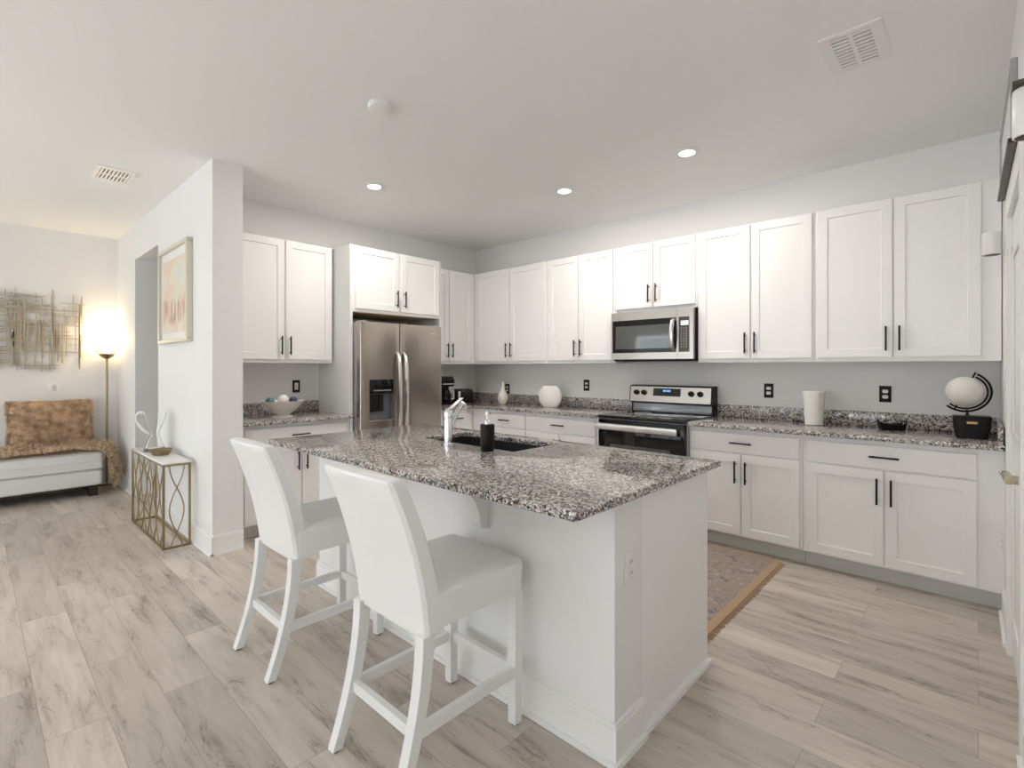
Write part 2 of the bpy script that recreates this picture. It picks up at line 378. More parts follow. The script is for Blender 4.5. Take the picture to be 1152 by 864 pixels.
def base_run(name, segs):
    """baseboard with a shoe strip: list of (x0,x1,y0,y1) at the wall face, with outward normal"""
    bm = NB()
    for (xa, ya, xb, yb, nx, ny) in segs:
        t = 0.014
        for (th, z0, z1) in ((t, 0.0, 0.13), (t*0.6, 0.13, 0.14), (t+0.012, 0.0, 0.018)):
            x0, x1 = sorted((xa, xb)); y0, y1 = sorted((ya, yb))
            if nx: x0, x1 = sorted((xa, xa+nx*th))
            if ny: y0, y1 = sorted((ya, ya+ny*th))
            box(bm, x0, x1, y0, y1, z0, z1)
    return struct(name, bm, trim_m)
base_run('baseboard_stub', [(ox1, YH0, XH+0.026, YH0, 0, -1), (XL, YH0, ox0, YH0, 0, -1), (XH, YH0, XH, YH1, 1, 0)])
base_run('baseboard_sitting_room', [(XL, YS, XL, YH0-0.03, 1, 0)])
_be = base_run('baseboard_east', [(XE, 3.345, XE, 3.80, -1, 0), (XE, YS, XE, DY0-0.08, -1, 0)])

east(_be)
# pantry door with casing
bm = NB(); cw = 0.07
for (y0, y1, z0, z1) in ((DY1, DY1+cw, 0, DZ+cw), (DY0-cw, DY0, 0, DZ+cw), (DY0, DY1, DZ, DZ+cw)):
    box(bm, XE-0.016, XE, y0, y1, z0, z1)
east(struct('trim_1', bm, trim_m))
bm = NB()
box(bm, XE+0.005, XE+0.04, DY0+0.0005, DY1-0.0005, 0.008, DZ-0.0005)
for (z0, z1) in ((0.2, 0.85), (1.02, 1.85)):
    for (a, b, c, d) in ((DY0+.11, DY1-.11, z0, z0+.03), (DY0+.11, DY1-.11, z1-.03, z1), (DY0+.11, DY0+.14, z0+.03, z1-.03), (DY1-.14, DY1-.11, z0+.03, z1-.03)):
        box(bm, XE-0.003, XE+0.005, a, b, c, d, bev=0.002, seg=1)
dr = east(struct('door_1', bm, door_m))
bm = NB()
for z in (0.28, 1.03, 1.80):
    cyl(bm, (XE-0.004, DY1+0.002, z), (XE-0.004, DY1+0.002, z+0.09), 0.007, 10)
put('hinge', bm, white_pl, dr)
bm = NB(); ky, kz = 2.58, 0.925
tube(bm, [(XE+0.004, ky, kz), (XE-0.006, ky, kz)], 0.032, 24)
tube(bm, [(XE-0.006, ky, kz), (XE-0.012, ky, kz), (XE-0.038, ky, kz)], [0.024, 0.016, 0.016], 16)
tube(bm, [(XE-0.036, ky-.02, kz), (XE-0.040, ky+.02, kz+0.004), (XE-0.042, ky+.07, kz+0.008), (XE-0.045, ky+.115, kz-0.002), (XE-0.053, ky+.128, kz+0.006)], [0.016, 0.016, 0.013, 0.011, 0.008], 12)
put('door_handle', bm, nickel, dr, label='satin nickel lever handle')

# ------------------------------------------------------------------ kitchen cabinets
def shaker(bm, x0, x1, yf, z0, z1, t=0.019, fr=0.057, rec=0.008):
    fr = min(fr, (x1-x0)*0.3)
    o = [(x0, z0), (x1, z0), (x1, z1), (x0, z1)]
    i1 = [(x0+fr, z0+fr), (x1-fr, z0+fr), (x1-fr, z1-fr), (x0+fr, z1-fr)]
    g = 0.003
    i2 = [(x0+fr+g, z0+fr+g), (x1-fr-g, z0+fr+g), (x1-fr-g, z1-fr-g), (x0+fr+g, z1-fr-g)]
    c = 0.0015
    oc = [(x0+c, z0+c), (x1-c, z0+c), (x1-c, z1-c), (x0+c, z1-c)]
    loft(bm, [[(x, yf+t, z) for x, z in o], [(x, yf+c, z) for x, z in o], [(x, yf, z) for x, z in oc], [(x, yf, z) for x, z in i1], [(x, yf+rec, z) for x, z in i2]])
def pull(name, parent, x, z, yf, length=0.16, horiz=False):
    bm = NB(); h = length/2; s = 0.0055; off = 0.030
    if horiz:
        box(bm, x-h, x+h, yf-off-s, yf-off+s, z-s, z+s, bev=0.002, seg=1)
        for k in (-1, 1): cyl(bm, (x+k*h*0.72, yf-off, z), (x+k*h*0.72, yf+0.0015, z), 0.0045, 8)
    else:
        box(bm, x-s, x+s, yf-off-s, yf-off+s, z-h, z+h, bev=0.002, seg=1)
        for k in (-1, 1): cyl(bm, (x, yf-off, z+k*h*0.72), (x, yf+0.0015, z+k*h*0.72), 0.0045, 8)
    return put('handle', bm, black_m, parent, label='black bar pull handle')
def door_pair(root, splits, z0, z1, yf, hz, hlen=0.16, upper=True, single=None):
    for (x0, x1, side) in splits:
        bm = NB(); shaker(bm, x0, x1, yf, z0, z1)
        d = put('door', bm, cab_m, root)
        hx = x1-0.03 if side == 'r' else x0+0.03
        pull('handle', d, hx, hz, yf, hlen)
def upper(label, loc, rz, w, doors, z0=1.372, z1=2.438, depth=0.315, under=None, group='white upper wall cabinets'):
    r = thing('wall_cabinet', label, 'cabinet', (loc[0], loc[1], 0), rz, group)
    bm = NB(); box(bm, 0, w, -depth, -0.001, z0, z1, bev=0.001, seg=1); put('carcass', bm, cab_m, r)
    if under:
        bm = NB(); box(bm, 0.02, w-0.02, -depth+0.02, -0.02, z0-0.004, z0+0.002); put('underside', bm, wood_in, r, label='bare wood underside')
    door_pair(r, doors, z0+0.03, z1-0.008, -depth-0.019, z0+0.03+0.12)
    return r
Z0 = XW      # west end of the north run
upper('tall white upper cabinet in the kitchen corner, left of its twin by the microwave', (XW+0.317, YN), 0, 1.106,
      [(0.066, 0.583, 'r'), (0.593, 1.083, 'l')])
upper('tall white upper cabinet just left of the microwave', (XW+1.425, YN), 0, 0.813,
      [(0.024, 0.402, 'r'), (0.412, 0.795, 'l')])
upper('short white cabinet directly above the microwave', (XW+2.240, YN), 0, 0.780,
      [(0.018, 0.383, 'r'), (0.393, 0.762, 'l')], z0=1.832)
upper('tall white upper cabinet just right of the microwave', (XW+3.022, YN), 0, 0.842,
      [(0.014, 0.409, 'r'), (0.419, 0.826, 'l')])
upper('tall white upper cabinet above the globe, rightmost on the range wall', (XW+3.866, YN), 0, XE-0.001-XW-3.866,
      [(0.020, 0.440, 'r'), (0.450, 0.862, 'l')])
upper('white upper cabinet above the footed fruit bowl, left of the fridge', (XW, YH1+0.002), PI/2, 2.286-YH1,
      [(0.025, 0.470, 'r'), (0.484, 0.896, 'l')])
upper('narrow white upper cabinet in the corner right of the fridge', (XW, 3.366), PI/2, 4.40-0.316-3.366,
      [(0.020, 0.312, 'r'), (0.322, 0.640, 'l')])
# cabinet over the fridge, with its side panels to the floor
FY0, FY1, FX = 2.308, 3.355, 0.605
r = upper('short white cabinet above the stainless fridge', (XW, FY0+0.026), PI/2, FY1-FY0-0.044,
          [(0.030, 0.490, 'r'), (0.520, 0.985, 'l')], z0=1.838, depth=0.59, under=True)
bm = NB(); box(bm, XW+0.001, XW+FX, FY0, FY0+0.025, 0.0, 2.438); put('fridge_panel', bm, wall_m, None, 'tall pale side panel left of the fridge', 'panel', smooth=False)
bm = NB(); box(bm, XW+0.001, XW+FX-0.01, FY1-0.017, FY1-0.001, 0.0, 2.438); put('fridge_panel', bm, cab_m, None, 'slim white side panel right of the fridge', 'panel', smooth=False)

def base_cab(label, loc, rz, w, drawers, doors, depth=0.595, stile=None):
    r = thing('base_cabinet', label, 'cabinet', (loc[0], loc[1], 0), rz, 'white base cabinets')
    bm = NB(); box(bm, 0, w, -depth, -0.001, 0.105, 0.883, bev=0.001, seg=1); put('carcass', bm, cab_m, r)
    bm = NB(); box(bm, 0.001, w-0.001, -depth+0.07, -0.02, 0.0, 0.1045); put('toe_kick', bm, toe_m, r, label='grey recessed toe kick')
    yf = -depth-0.019
    for (x0, x1) in drawers:
        bm = NB()
        loft(bm, [[(x0, yf+.019, .712), (x1, yf+.019, .712), (x1, yf+.019, .852), (x0, yf+.019, .852)],
                  [(x0, yf+.003, .712), (x1, yf+.003, .712), (x1, yf+.003, .852), (x0, yf+.003, .852)],
                  [(x0+.003, yf, .715), (x1-.003, yf, .715), (x1-.003, yf, .849), (x0+.003, yf, .849)]])
        d = put('drawer', bm, cab_m, r); pull('handle', d, (x0+x1)/2, 0.785, yf, 0.15, True)
    door_pair(r, doors, 0.118, 0.700, yf, 0.575, 0.16)
    return r
BX1 = -1.650    # right edge of range
base_cab('white base cabinet just right of the range, one drawer above two doors', (BX1+0.002, YN), 0, 0.785,
         [(0.018, 0.767)], [(0.018, 0.385, 'r'), (0.397, 0.767, 'l')])
base_cab('white base cabinet at the right end beside the pantry door', (BX1+0.789, YN), 0, XE-0.001-BX1-0.789,
         [(0.026, 0.855)], [(0.026, 0.436, 'r'), (0.446, 0.855, 'l')])
rb_ = bpy.data.objects['base_cabinet.001']
bm = NB(); box(bm, XE-0.001-(BX1+0.789)-0.0005, XE-(BX1+0.789)+0.0055, -0.595, -0.575, 0.105, 0.883); put('filler_strip', bm, cab_m, rb_, smooth=False)
base_cab('white base cabinet just left of the range', (-3.329, YN), 0, 0.880, [(0.012, 0.828)], [(0.012, 0.415, 'r'), (0.425, 0.828, 'l')])
base_cab('white base cabinet below the round white vase, in the corner', (-4.120, YN), 0, 0.789, [(0.242, 0.782)], [(0.242, 0.782, 'l')])
base_cab('white base cabinet right of the fridge, under the coffee maker', (XW, FY1+0.001), PI/2, 0.448, [(0.02, 0.36)], [(0.02, 0.36, 'r')])
base_cab('white base cabinet under the footed bowl, left of the fridge', (XW, YH1+0.03), PI/2, FY0-0.002-YH1-0.03,
         [(0.025, 0.875)], [(0.025, 0.462, 'r'), (0.472, 0.875, 'l')])

# worktops
def slab(bm, poly, z0, z1, bev=0.005):
    lo = [bm.verts.new((x, y, z0)) for x, y in poly]; hi = [bm.verts.new((x, y, z1)) for x, y in poly]
    n = len(poly); fs = [bm.faces.new(list(reversed(lo))), bm.faces.new(hi)]
    for i in range(n): fs.append(bm.faces.new((lo[i], lo[(i+1) % n], hi[(i+1) % n], hi[i])))
    if bev: bmesh.ops.bevel(bm, geom=list({e for e in fs[1].edges} | {e for e in fs[0].edges}), offset=bev, segments=2, profile=0.5, affect='EDGES')
CT0, CT1, CD = 0.8845, 0.914, 0.648
EPS = 0.001
RX0 = -2.440
bm = NB(); slab(bm, [(BX1+0.002, YN-CD), (XE+0.005, YN-CD), (XE-0.001, YN-0.001), (BX1+0.002, YN-0.001)], CT0, CT1)
w = put('worktop', bm, granite_m, None, 'speckled granite worktop right of the range, carrying the globe', 'worktop')
bm = NB(); box(bm, BX1+0.002, XE-0.001, YN-0.021, YN-0.001, CT1, 1.016, bev=0.002); box(bm, XE-0.021, XE-0.001, YN-CD+0.02, YN-0.022, CT1, 1.016, bev=0.002)
put('backsplash', bm, granite_m, w)
bm = NB(); slab(bm, [(XW+0.001, FY1+0.001), (XW+CD, FY1+0.001), (XW+CD, YN-CD), (RX0, YN-CD), (RX0, YN-0.001), (XW+0.001, YN-0.001)], CT0, CT1)
w = put('worktop', bm, granite_m, None, 'l-shaped speckled granite worktop in the corner left of the range', 'worktop')
bm = NB(); box(bm, XW+0.022, RX0, YN-0.021, YN-0.001, CT1, 1.016, bev=0.002); box(bm, XW+0.001, XW+0.021, FY1+0.01, YN-0.001, CT1, 1.016, bev=0.002)
put('backsplash', bm, granite_m, w)
bm = NB(); slab(bm, [(XW+0.001, YH1+0.001), (XW+CD+0.03, YH1+0.001), (XW+CD+0.03, FY0-0.002), (XW+0.001, FY0-0.002)], CT0, CT1)
w = put('worktop', bm, granite_m, None, 'short speckled granite worktop left of the fridge under the footed bowl', 'worktop')
bm = NB(); box(bm, XW+0.001, XW+0.021, YH1+0.022, FY0-0.002, CT1, 1.016, bev=0.002); box(bm, XW+0.001, XW+CD, YH1+0.001, YH1+0.021, CT1, 1.016, bev=0.002)
put('backsplash', bm, granite_m, w)

# ------------------------------------------------------------------ island
IX0, IX1, IY0, IY1 = -2.99, -0.895, 1.472, 2.275
isl = thing('kitchen_island', 'white kitchen island under the granite top with the sink', 'island', ((IX0+IX1)/2, (IY0+IY1)/2, 0))
def loc_isl(bm): bmesh.ops.translate(bm, verts=bm.verts, vec=(-(IX0+IX1)/2, -(IY0+IY1)/2, 0)); return bm
KW = 1.66
SX0, SX1, SY0, SY1 = -2.45, -1.70, 1.845, 2.205
bm = NB(); box(bm, IX0, IX1, IY0, KW, 0, 0.883); put('half_wall', loc_isl(bm), wall_m, isl, smooth=False)
bm = NB()   # cabinet shell round the sink
cx1 = IX1-0.006
box(bm, IX0+0.006, SX0-0.03, KW, IY1, 0, 0.883); box(bm, SX1+0.03, cx1, KW, IY1, 0, 0.883)
box(bm, SX0-0.03, SX1+0.03, KW, SY0-0.025, 0, 0.883); box(bm, SX0-0.03, SX1+0.03, SY1+0.025, IY1, 0, 0.883); box(bm, SX0-0.03, SX1+0.03, SY0-0.025, SY1+0.025, 0, 0.6)
put('cabinet_body', loc_isl(bm), cab_m, isl, smooth=False)
bm = NB()
for (a, b, c, d) in ((IX0-0.014, IX1+0.014, IY0-0.014, IY0), (IX1, IX1+0.014, IY0, KW), (IX0-0.014, IX0, IY0, KW)):
    box(bm, a, b, c, d, 0, 0.125); 
for (a, b, c, d) in ((IX0-0.009, IX1+0.009, IY0-0.009, IY0), (IX1, IX1+0.009, IY0, KW), (IX0-0.009, IX0, IY0, KW)):
    box(bm, a, b, c, d, 0.125, 0.14)
for (a, b, c, d) in ((IX0-0.026, IX1+0.026, IY0-0.026, IY0-0.014), (IX1+0.014, IX1+0.026, IY0-0.014, KW), (cx1, IX1+0.016, KW+0.001, IY1)):
    box(bm, a, b, c, d, 0, 0.02)
put('baseboard', loc_isl(bm), trim_m, isl, smooth=False)
bm = NB()
for cxx in (-1.53,):
    pr = [(IY0+0.001, 0.883), (IY0-0.16, 0.883), (IY0-0.16, 0.866), (IY0-0.12, 0.84), (IY0-0.075, 0.79), (IY0-0.05, 0.73), (IY0-0.045, 0.69), (IY0-0.03, 0.668), (IY0+0.001, 0.66)]
    loft(bm, [[(cxx-0.03, y, z) for y, z in pr], [(cxx+0.03, y, z) for y, z in pr]])
put('corbel', loc_isl(bm), wall_m, isl, smooth=False)

TX0, TX1, TY0, TY1 = -3.042, -0.853, 1.19, 2.307
bm = NB()
xs = [TX0, SX0, SX1, TX1]; ys = [TY0, SY0, SY1, TY1]
def grid_slab(bm, xs, ys, z0, z1, hole=(1, 1), bev=0.006):
    V = {}
    for k, z in enumerate((z0, z1)):
        for i, x in enumerate(xs):
            for j, y in enumerate(ys): V[i, j, k] = bm.verts.new((x, y, z))
    for i in range(3):
        for j in range(3):
            if (i, j) == hole: continue
            bm.faces.new((V[i, j, 1], V[i+1, j, 1], V[i+1, j+1, 1], V[i, j+1, 1]))
            bm.faces.new((V[i, j, 0], V[i, j+1, 0], V[i+1, j+1, 0], V[i+1, j, 0]))
    def side(a, b): bm.faces.new((V[a[0], a[1], 0], V[b[0], b[1], 0], V[b[0], b[1], 1], V[a[0], a[1], 1]))
    for i in range(3): side((i, 0), (i+1, 0)); side((i+1, 3), (i, 3))
    for j in range(3): side((3, j), (3, j+1)); side((0, j+1), (0, j))
    side((2, 1), (1, 1)); side((1, 2), (2, 2)); side((1, 1), (1, 2)); side((2, 2), (2, 1))
    bmesh.ops.recalc_face_normals(bm, faces=bm.faces)
    es = [e for e in bm.edges if len(e.link_faces) == 2 and e.calc_face_angle(0) > 0.5]
    # round the four outer vertical corners first
    ce = [e for e in es if abs(e.verts[0].co.z-e.verts[1].co.z) > 0.01 and e.verts[0].co.x in (xs[0], xs[3]) ]
    bmesh.ops.bevel(bm, geom=[e for e in es if abs(e.verts[0].co.z-e.verts[1].co.z) < 0.001], offset=bev, segments=3, profile=0.5, affect='EDGES')
grid_slab(bm, xs, ys, CT0, CT1)
put('island_worktop', bm, granite_m, None, 'large speckled granite island top with a sink cut-out', 'worktop')
# sink
sk = thing('sink', 'black undermount sink set in the island top', 'sink', ((SX0+SX1)/2, (SY0+SY1)/2, 0))
bm = NB(); hx, hy = (SX1-SX0)/2+0.008, (SY1-SY0)/2+0.008
def rrect(hx, hy, r, z, n=5):
    out = []
    for cx_, cy_, a0 in ((hx-r, hy-r, 0), (-hx+r, hy-r, PI/2), (-hx+r, -hy+r, PI), (hx-r, -hy+r, 1.5*PI)):
        for i in range(n+1):
            a = a0+PI/2*i/n; out.append((cx_+r*math.cos(a), cy_+r*math.sin(a), z))
    return out
loft(bm, [rrect(hx+.012, hy+.012, .03, 0.883), rrect(hx+.012, hy+.012, .03, .67), rrect(hx-.03, hy-.03, .04, 0.655), rrect(0.03, 0.03, .029, .652)][::-1] +
     [rrect(hx, hy, .03, 0.883), rrect(hx-0.004, hy-0.004, .04, .70), rrect(hx-.03, hy-.03, .05, 0.672), rrect(0.05, 0.05, .045, .668)])
put('basin', bm, sink_m, sk)
bm = NB(); lathe(bm, [(0.04, 0.668), (0.042, 0.672), (0.03, 0.673), (0.02, 0.670)], 24); put('drain', bm, chrome, sk)

# faucet
fx, fy = -2.12, 1.775
f = thing('faucet', 'chrome single-handle pull-out faucet on the island by the sink', 'faucet', (fx, fy, CT1), math.radians(8))
bm = NB(); lathe(bm, [(0.0265, 0.0), (0.0265, 0.006), (0.0225, 0.009), (0.0225, 0.14), (0.021, 0.143), (0.021, 0.146), (0.0235, 0.149), (0.0235, 0.178), (0.020, 0.184), (0.004, 0.186)], 32); put('faucet_body', bm, chrome, f)
bm = NB(); tube(bm, [(0, 0.010, 0.080), (0, 0.040, 0.125), (0, 0.085, 0.182), (0, 0.108, 0.207), (0, 0.120, 0.214), (0, 0.131, 0.208), (0, 0.137, 0.190), (0, 0.140, 0.165)], [0.013, 0.013, 0.013, 0.0135, 0.0145, 0.0155, 0.016, 0.016], 16); put('spout', bm, chrome, f)
bm = NB()
loft(bm, [[(sx*w_, y, z+t) for sx, t in ((-1, -h_), (1, -h_), (1, h_), (-1, h_))] for (y, z, w_, h_) in ((-0.012, 0.183, 0.012, 0.003), (0.02, 0.192, 0.014, 0.005), (0.07, 0.222, 0.011, 0.004), (0.115, 0.246, 0.009, 0.003))])
put('lever', bm, chrome, f)

# soap dispenser
s = thing('soap_dispenser', 'black soap dispenser with chrome pump on the island by the sink', 'soap dispenser', (-1.815, 1.775, CT1), math.radians(20))
bm = NB(); lathe(bm, [(0.031, 0), (0.034, 0.004), (0.036, 0.06), (0.0365, 0.128), (0.034, 0.134), (0.012, 0.135)], 32); put('bottle', bm, blackp, s)
bm = NB(); lathe(bm, [(0.017, 0.134), (0.017, 0.152), (0.012, 0.155), (0.0055, 0.157), (0.0055, 0.178), (0.011, 0.18), (0.011, 0.196), (0.008, 0.199)], 20)
tube(bm, [(0, 0, 0.19), (0.0, 0.03, 0.19), (0, 0.04, 0.184)], [0.005, 0.0045, 0.004], 10); put('pump', bm, chrome, s, label='chrome pump')

# ------------------------------------------------------------------ fridge
frx = -4.0; fy0, fy1, fym = 2.345, 3.258, 2.762
fr = thing('refrigerator', 'stainless side-by-side refrigerator with ice dispenser', 'refrigerator', (frx, (fy0+fy1)/2, 0), PI/2)
# local: x along +Y, -y towards room; front at y=0
hw = (fy1-fy0)/2; sm = fym-(fy0+fy1)/2
bm = NB(); box(bm, -hw+0.006, hw-0.006, 0.075, 0.69, 0.02, 1.735, bev=0.004); put('body', bm, greym, fr, label='dark grey cabinet body')
bm = NB(); box(bm, -hw+0.01, hw-0.01, 0.03, 0.074, 0.015, 0.08); put('base_grille', bm, blackp, fr)
def fdoor(x0, x1, hole=None):
    bm = NB(); z0, z1, t = 0.085, 1.742, 0.07; n = 10
    def yfr(x):  # gentle crown, rounded outer edges
        u = (x-x0)/(x1-x0)
        e = min(u, 1-u)*(x1-x0)
        r_ = 0.012
        return (r_-math.sqrt(max(0, r_*r_-(r_-min(e, r_))**2))) - 0.006*(1-(2*u-1)**2)
    xs = sorted(set([x0, x0+0.003, x0+0.007, x0+0.012] + [x0+0.012+(x1-x0-0.024)*i/n for i in range(1, n)] + [x1-0.012, x1-0.007, x1-0.003, x1] + (list(hole[:2]) if hole else [])))
    zs = [z0, z1] if not hole else [z0, hole[2], hole[3], z1]
    V = [[bm.verts.new((x, yfr(x), z)) for x in xs] for z in zs]
    B = [[bm.verts.new((x, t, z)) for x in (x0, x1)] for z in (z0, z1)]
    for k in range(len(zs)-1):
        for i in range(len(xs)-1):
            if hole and k == 1 and xs[i] >= hole[0]-1e-6 and xs[i+1] <= hole[1]+1e-6: continue
            bm.faces.new((V[k][i], V[k][i+1], V[k+1][i+1], V[k+1][i]))
    bm.faces.new(V[-1]+[B[1][1], B[1][0]]); bm.faces.new(list(reversed(V[0]))+[B[0][0], B[0][1]])
    bm.faces.new([v[0] for v in V]+[B[1][0], B[0][0]]); bm.faces.new([v[-1] for v in reversed(V)]+[B[0][1], B[1][1]])
    bm.faces.new((B[0][0], B[0][1], B[1][1], B[1][0]))
    if hole:   # lining of the recess
        a, b, c, d = hole; yb = 0.06
        i0 = xs.index(a); i1 = xs.index(b)
        q = {}
        for (x, z) in ((a, c), (b, c), (b, d), (a, d)): q[x, z] = bm.verts.new((x, yb, z))
        bm.faces.new((q[a, c], q[b, c], q[b, d], q[a, d]))
        bm.faces.new([V[1][i] for i in range(i0, i1+1)]+[q[b, c], q[a, c]]); bm.faces.new([V[2][i] for i in range(i1, i0-1, -1)]+[q[a, d], q[b, d]])
        bm.faces.new((V[1][i0], V[2][i0], q[a, d], q[a, c])); bm.faces.new((V[1][i1], V[2][i1], q[b, d], q[b, c]))
    return bm
cy = (fy0+fy1)/2
hole = (2.432-cy, 2.690-cy, 0.845, 1.222)
d1 = put('freezer_door', fdoor(-hw, sm-0.003, hole), fridge_m, fr)
d2 = put('fridge_door', fdoor(sm+0.003, hw), fridge_m, fr)
h0, h1, g0, g1 = hole
dp = bpy.data.objects.new('ice_dispenser', None)
bm = NB(); box(bm, h0+0.001, h1-0.001, -0.006, 0.055, 1.095, g1-0.001, bev=0.003); dsp = put('dispenser_panel', bm, blackg, d1, label='black control panel of the ice dispenser')
bm = NB(); box(bm, h0+0.001, h1-0.001, 0.045, 0.056, g0+0.012, 1.095); box(bm, h0+.001, h0+.006, 0.0, 0.05, g0, 1.095); box(bm, h1-.006, h1-.001, 0.0, 0.05, g0, 1.095)
put('dispenser_recess', bm, paddle_m, d1, label='blue-grey recess of the ice dispenser')
bm = NB(); box(bm, h0+0.02, h0+0.10, 0.022, 0.044, 0.93, 1.085, bev=0.006); box(bm, h0+0.115, h0+0.165, 0.022, 0.044, 0.93, 1.085, bev=0.006); put('dispenser_paddle', bm, blackp, d1)
bm = NB(); box(bm, h0+0.001, h1-0.001, -0.008, 0.055, g0, g0+0.012, bev=0.002); put('drip_tray', bm, steel_m, d1)
bm = NB()
for i in range(9): box(bm, h0+0.045+i*0.021, h0+0.045+i*0.021+0.013, -0.0068, -0.0055, 1.118, 1.128)
put('panel_icons', bm, icon_m, d1, smooth=False)
bm = NB(); box(bm, hw-0.13, hw-0.085, -0.0058, -0.001, 1.663, 1.671); put('badge', bm, handle_st, d2, smooth=False)
for (dd, x) in ((d1, sm-0.035), (d2, sm+0.038)):
    bm = NB(); pts = []
    for i in range(17):
        u = i/16; pts.append((x, -0.018-0.048*(4*u*(1-u))**0.5 if 0 < u < 1 else -0.004, 0.62+0.86*u))
    rings = []
    for (px, py, pz) in pts: rings.append([(px-0.016, py+0.008, pz), (px-0.012, py-0.006, pz), (px, py-0.010, pz), (px+0.012, py-0.006, pz), (px+0.016, py+0.008, pz)])
    loft(bm, rings); put('handle', bm, handle_st, dd, label='curved vertical steel handle')
for x in (-hw+0.05, hw-0.05):
    bm = NB(); box(bm, x-0.03, x+0.03, 0.02, 0.14, 1.7355, 1.752, bev=0.004); put('hinge_cover', bm, greym, fr)

# ------------------------------------------------------------------ microwave
mx0, mx1, mz0, mz1, myf = -2.468, -1.700, 1.392, 1.826, 4.0
mw = thing('microwave', 'stainless microwave mounted over the range', 'microwave', ((mx0+mx1)/2, YN, 0))
mc = (mx0+mx1)/2; hw = (mx1-mx0)/2; yf = myf-YN
bm = NB(); box(bm, -hw+0.004, hw-0.002, yf+0.035, -0.001, mz0, mz1, bev=0.003); put('case', bm, blackp, mw, label='black case')
sp = -1.836-mc
def frame_panel(bm, x0, x1, z0, z1, y0, y1, a, b, c, d):
    box(bm, x0, a, y0, y1, z0, z1); box(bm, b, x1, y0, y1, z0, z1); box(bm, a, b, y0, y1, z0, c); box(bm, a, b, y0, y1, d, z1)
wz0, wz1 = 1.462, 1.752
bm = NB(); frame_panel(bm, -hw, sp-0.001, mz0+0.012, mz1-0.002, yf, yf+0.034, -hw+0.014, sp-0.010, wz0, wz1); md = put('door', bm, steel_m, mw, smooth=False)
bm = NB(); box(bm, -hw+0.014, sp-0.010, yf+0.004, yf+0.03, wz0, wz1); wn = put('window', bm, blackg, md, label='black glass window')
bm = NB(); box(bm, -hw+0.045, sp-0.065, yf+0.0032, yf+0.006, wz0+0.035, wz1-0.05); put('window_screen', bm, mwglass, wn, label='grey see-through part of the window', smooth=False)
bm = NB(); pts = []; rings = []
hxm = sp-0.032
for i in range(13):
    u = i/12; z = 1.468+0.275*u; y = yf-0.006-0.042*math.sin(PI*u)**0.6 if 0 < u < 1 else yf+0.004
    rings.append([(hxm-0.017, y+0.008, z), (hxm-0.013, y-0.006, z), (hxm, y-0.010, z), (hxm+0.013, y-0.006, z), (hxm+0.017, y+0.008, z)])
loft(bm, rings); put('handle', bm, handle_st, md, label='bowed steel handle')
bm = NB(); frame_panel(bm, sp+0.001, hw, mz0+0.012, mz1-0.002, yf, yf+0.034, sp+0.012, hw-0.032, wz0, wz1); cp = put('control_frame', bm, steel_m, mw, smooth=False)
bm = NB(); box(bm, sp+0.012, hw-0.032, yf+0.003, yf+0.03, wz0, wz1); put('control_panel', bm, panelg, cp, label='brown-black glass control panel')
bm = NB(); box(bm, sp+0.030, hw-0.042, yf+0.0015, yf+0.004, 1.683, 1.719); put('display', bm, disp_m, cp, label='pale display', smooth=False)
bm = NB()
for i in range(3):
    for k in range(8): box(bm, sp+0.030+i*0.022, sp+0.037+i*0.022, yf+0.002, yf+0.004, 1.655-k*0.022, 1.663-k*0.022)
put('buttons', bm, greym, cp, smooth=False)
bm = NB(); box(bm, -hw+0.02, hw-0.02, yf+0.05, -0.03, mz0-0.004, mz0+0.002); put('grease_filter', bm, vent_dark, mw)

# ------------------------------------------------------------------ range
gx0, gx1 = RX0+0.003, BX1-0.001; gc = (gx0+gx1)/2; hw = (gx1-gx0)/2
rg = thing('range', 'stainless and black glass-top electric range', 'stove', (gc, YN, 0))
yF = 3.735-YN
bm = NB(); box(bm, -hw, hw, yF+0.045, -0.03, 0.03, 0.895, bev=0.002); put('body', bm, greym, rg)
bm = NB(); box(bm, -hw-0.001, hw+0.001, yF-0.005, -0.09, 0.896, 0.922, bev=0.006, seg=3); ct = put('cooktop', bm, blackg, rg, label='black glass cooktop')
for (x, y, r_) in ((-0.19, -0.50, 0.105), (0.19, -0.50, 0.085), (-0.19, -0.24, 0.075), (0.19, -0.24, 0.09)):
    bm = NB(); pts = [(x+r_*math.cos(2*PI*i/40), y+r_*math.sin(2*PI*i/40), 0.9222) for i in range(40)]; tube(bm, pts, 0.0012, 4, closed=True)
    put('burner_ring', bm, greym, ct)
bm = NB(); box(bm, -hw+0.003, hw-0.003, yF, yF+0.044, 0.20, 0.885, bev=0.004); od = put('oven_door', bm, blackg, rg, label='black glass oven door')
bm = NB(); box(bm, -hw+0.12, hw-0.12, yF-0.0015, yF+0.002, 0.36, 0.68); put('oven_window', bm, mwglass, od, smooth=False)
bm = NB()
loft(bm, [[(x, yF-0.055, 0.806), (x, yF-0.044, 0.802), (x, yF-0.040, 0.83), (x, yF-0.044, 0.858), (x, yF-0.055, 0.854), (x, yF-0.060, 0.83)] for x in (-hw+0.012, hw-0.045)])
for x in (-hw+0.03, hw-0.065): box(bm, x-0.012, x+0.012, yF-0.044, yF+0.003, 0.818, 0.842)
put('handle', bm, handle_st, od, label='wide steel oven handle')
bm = NB(); box(bm, -hw+0.003, hw-0.003, yF+0.002, yF+0.044, 0.045, 0.192, bev=0.004); put('storage_drawer', bm, steel_m, rg)
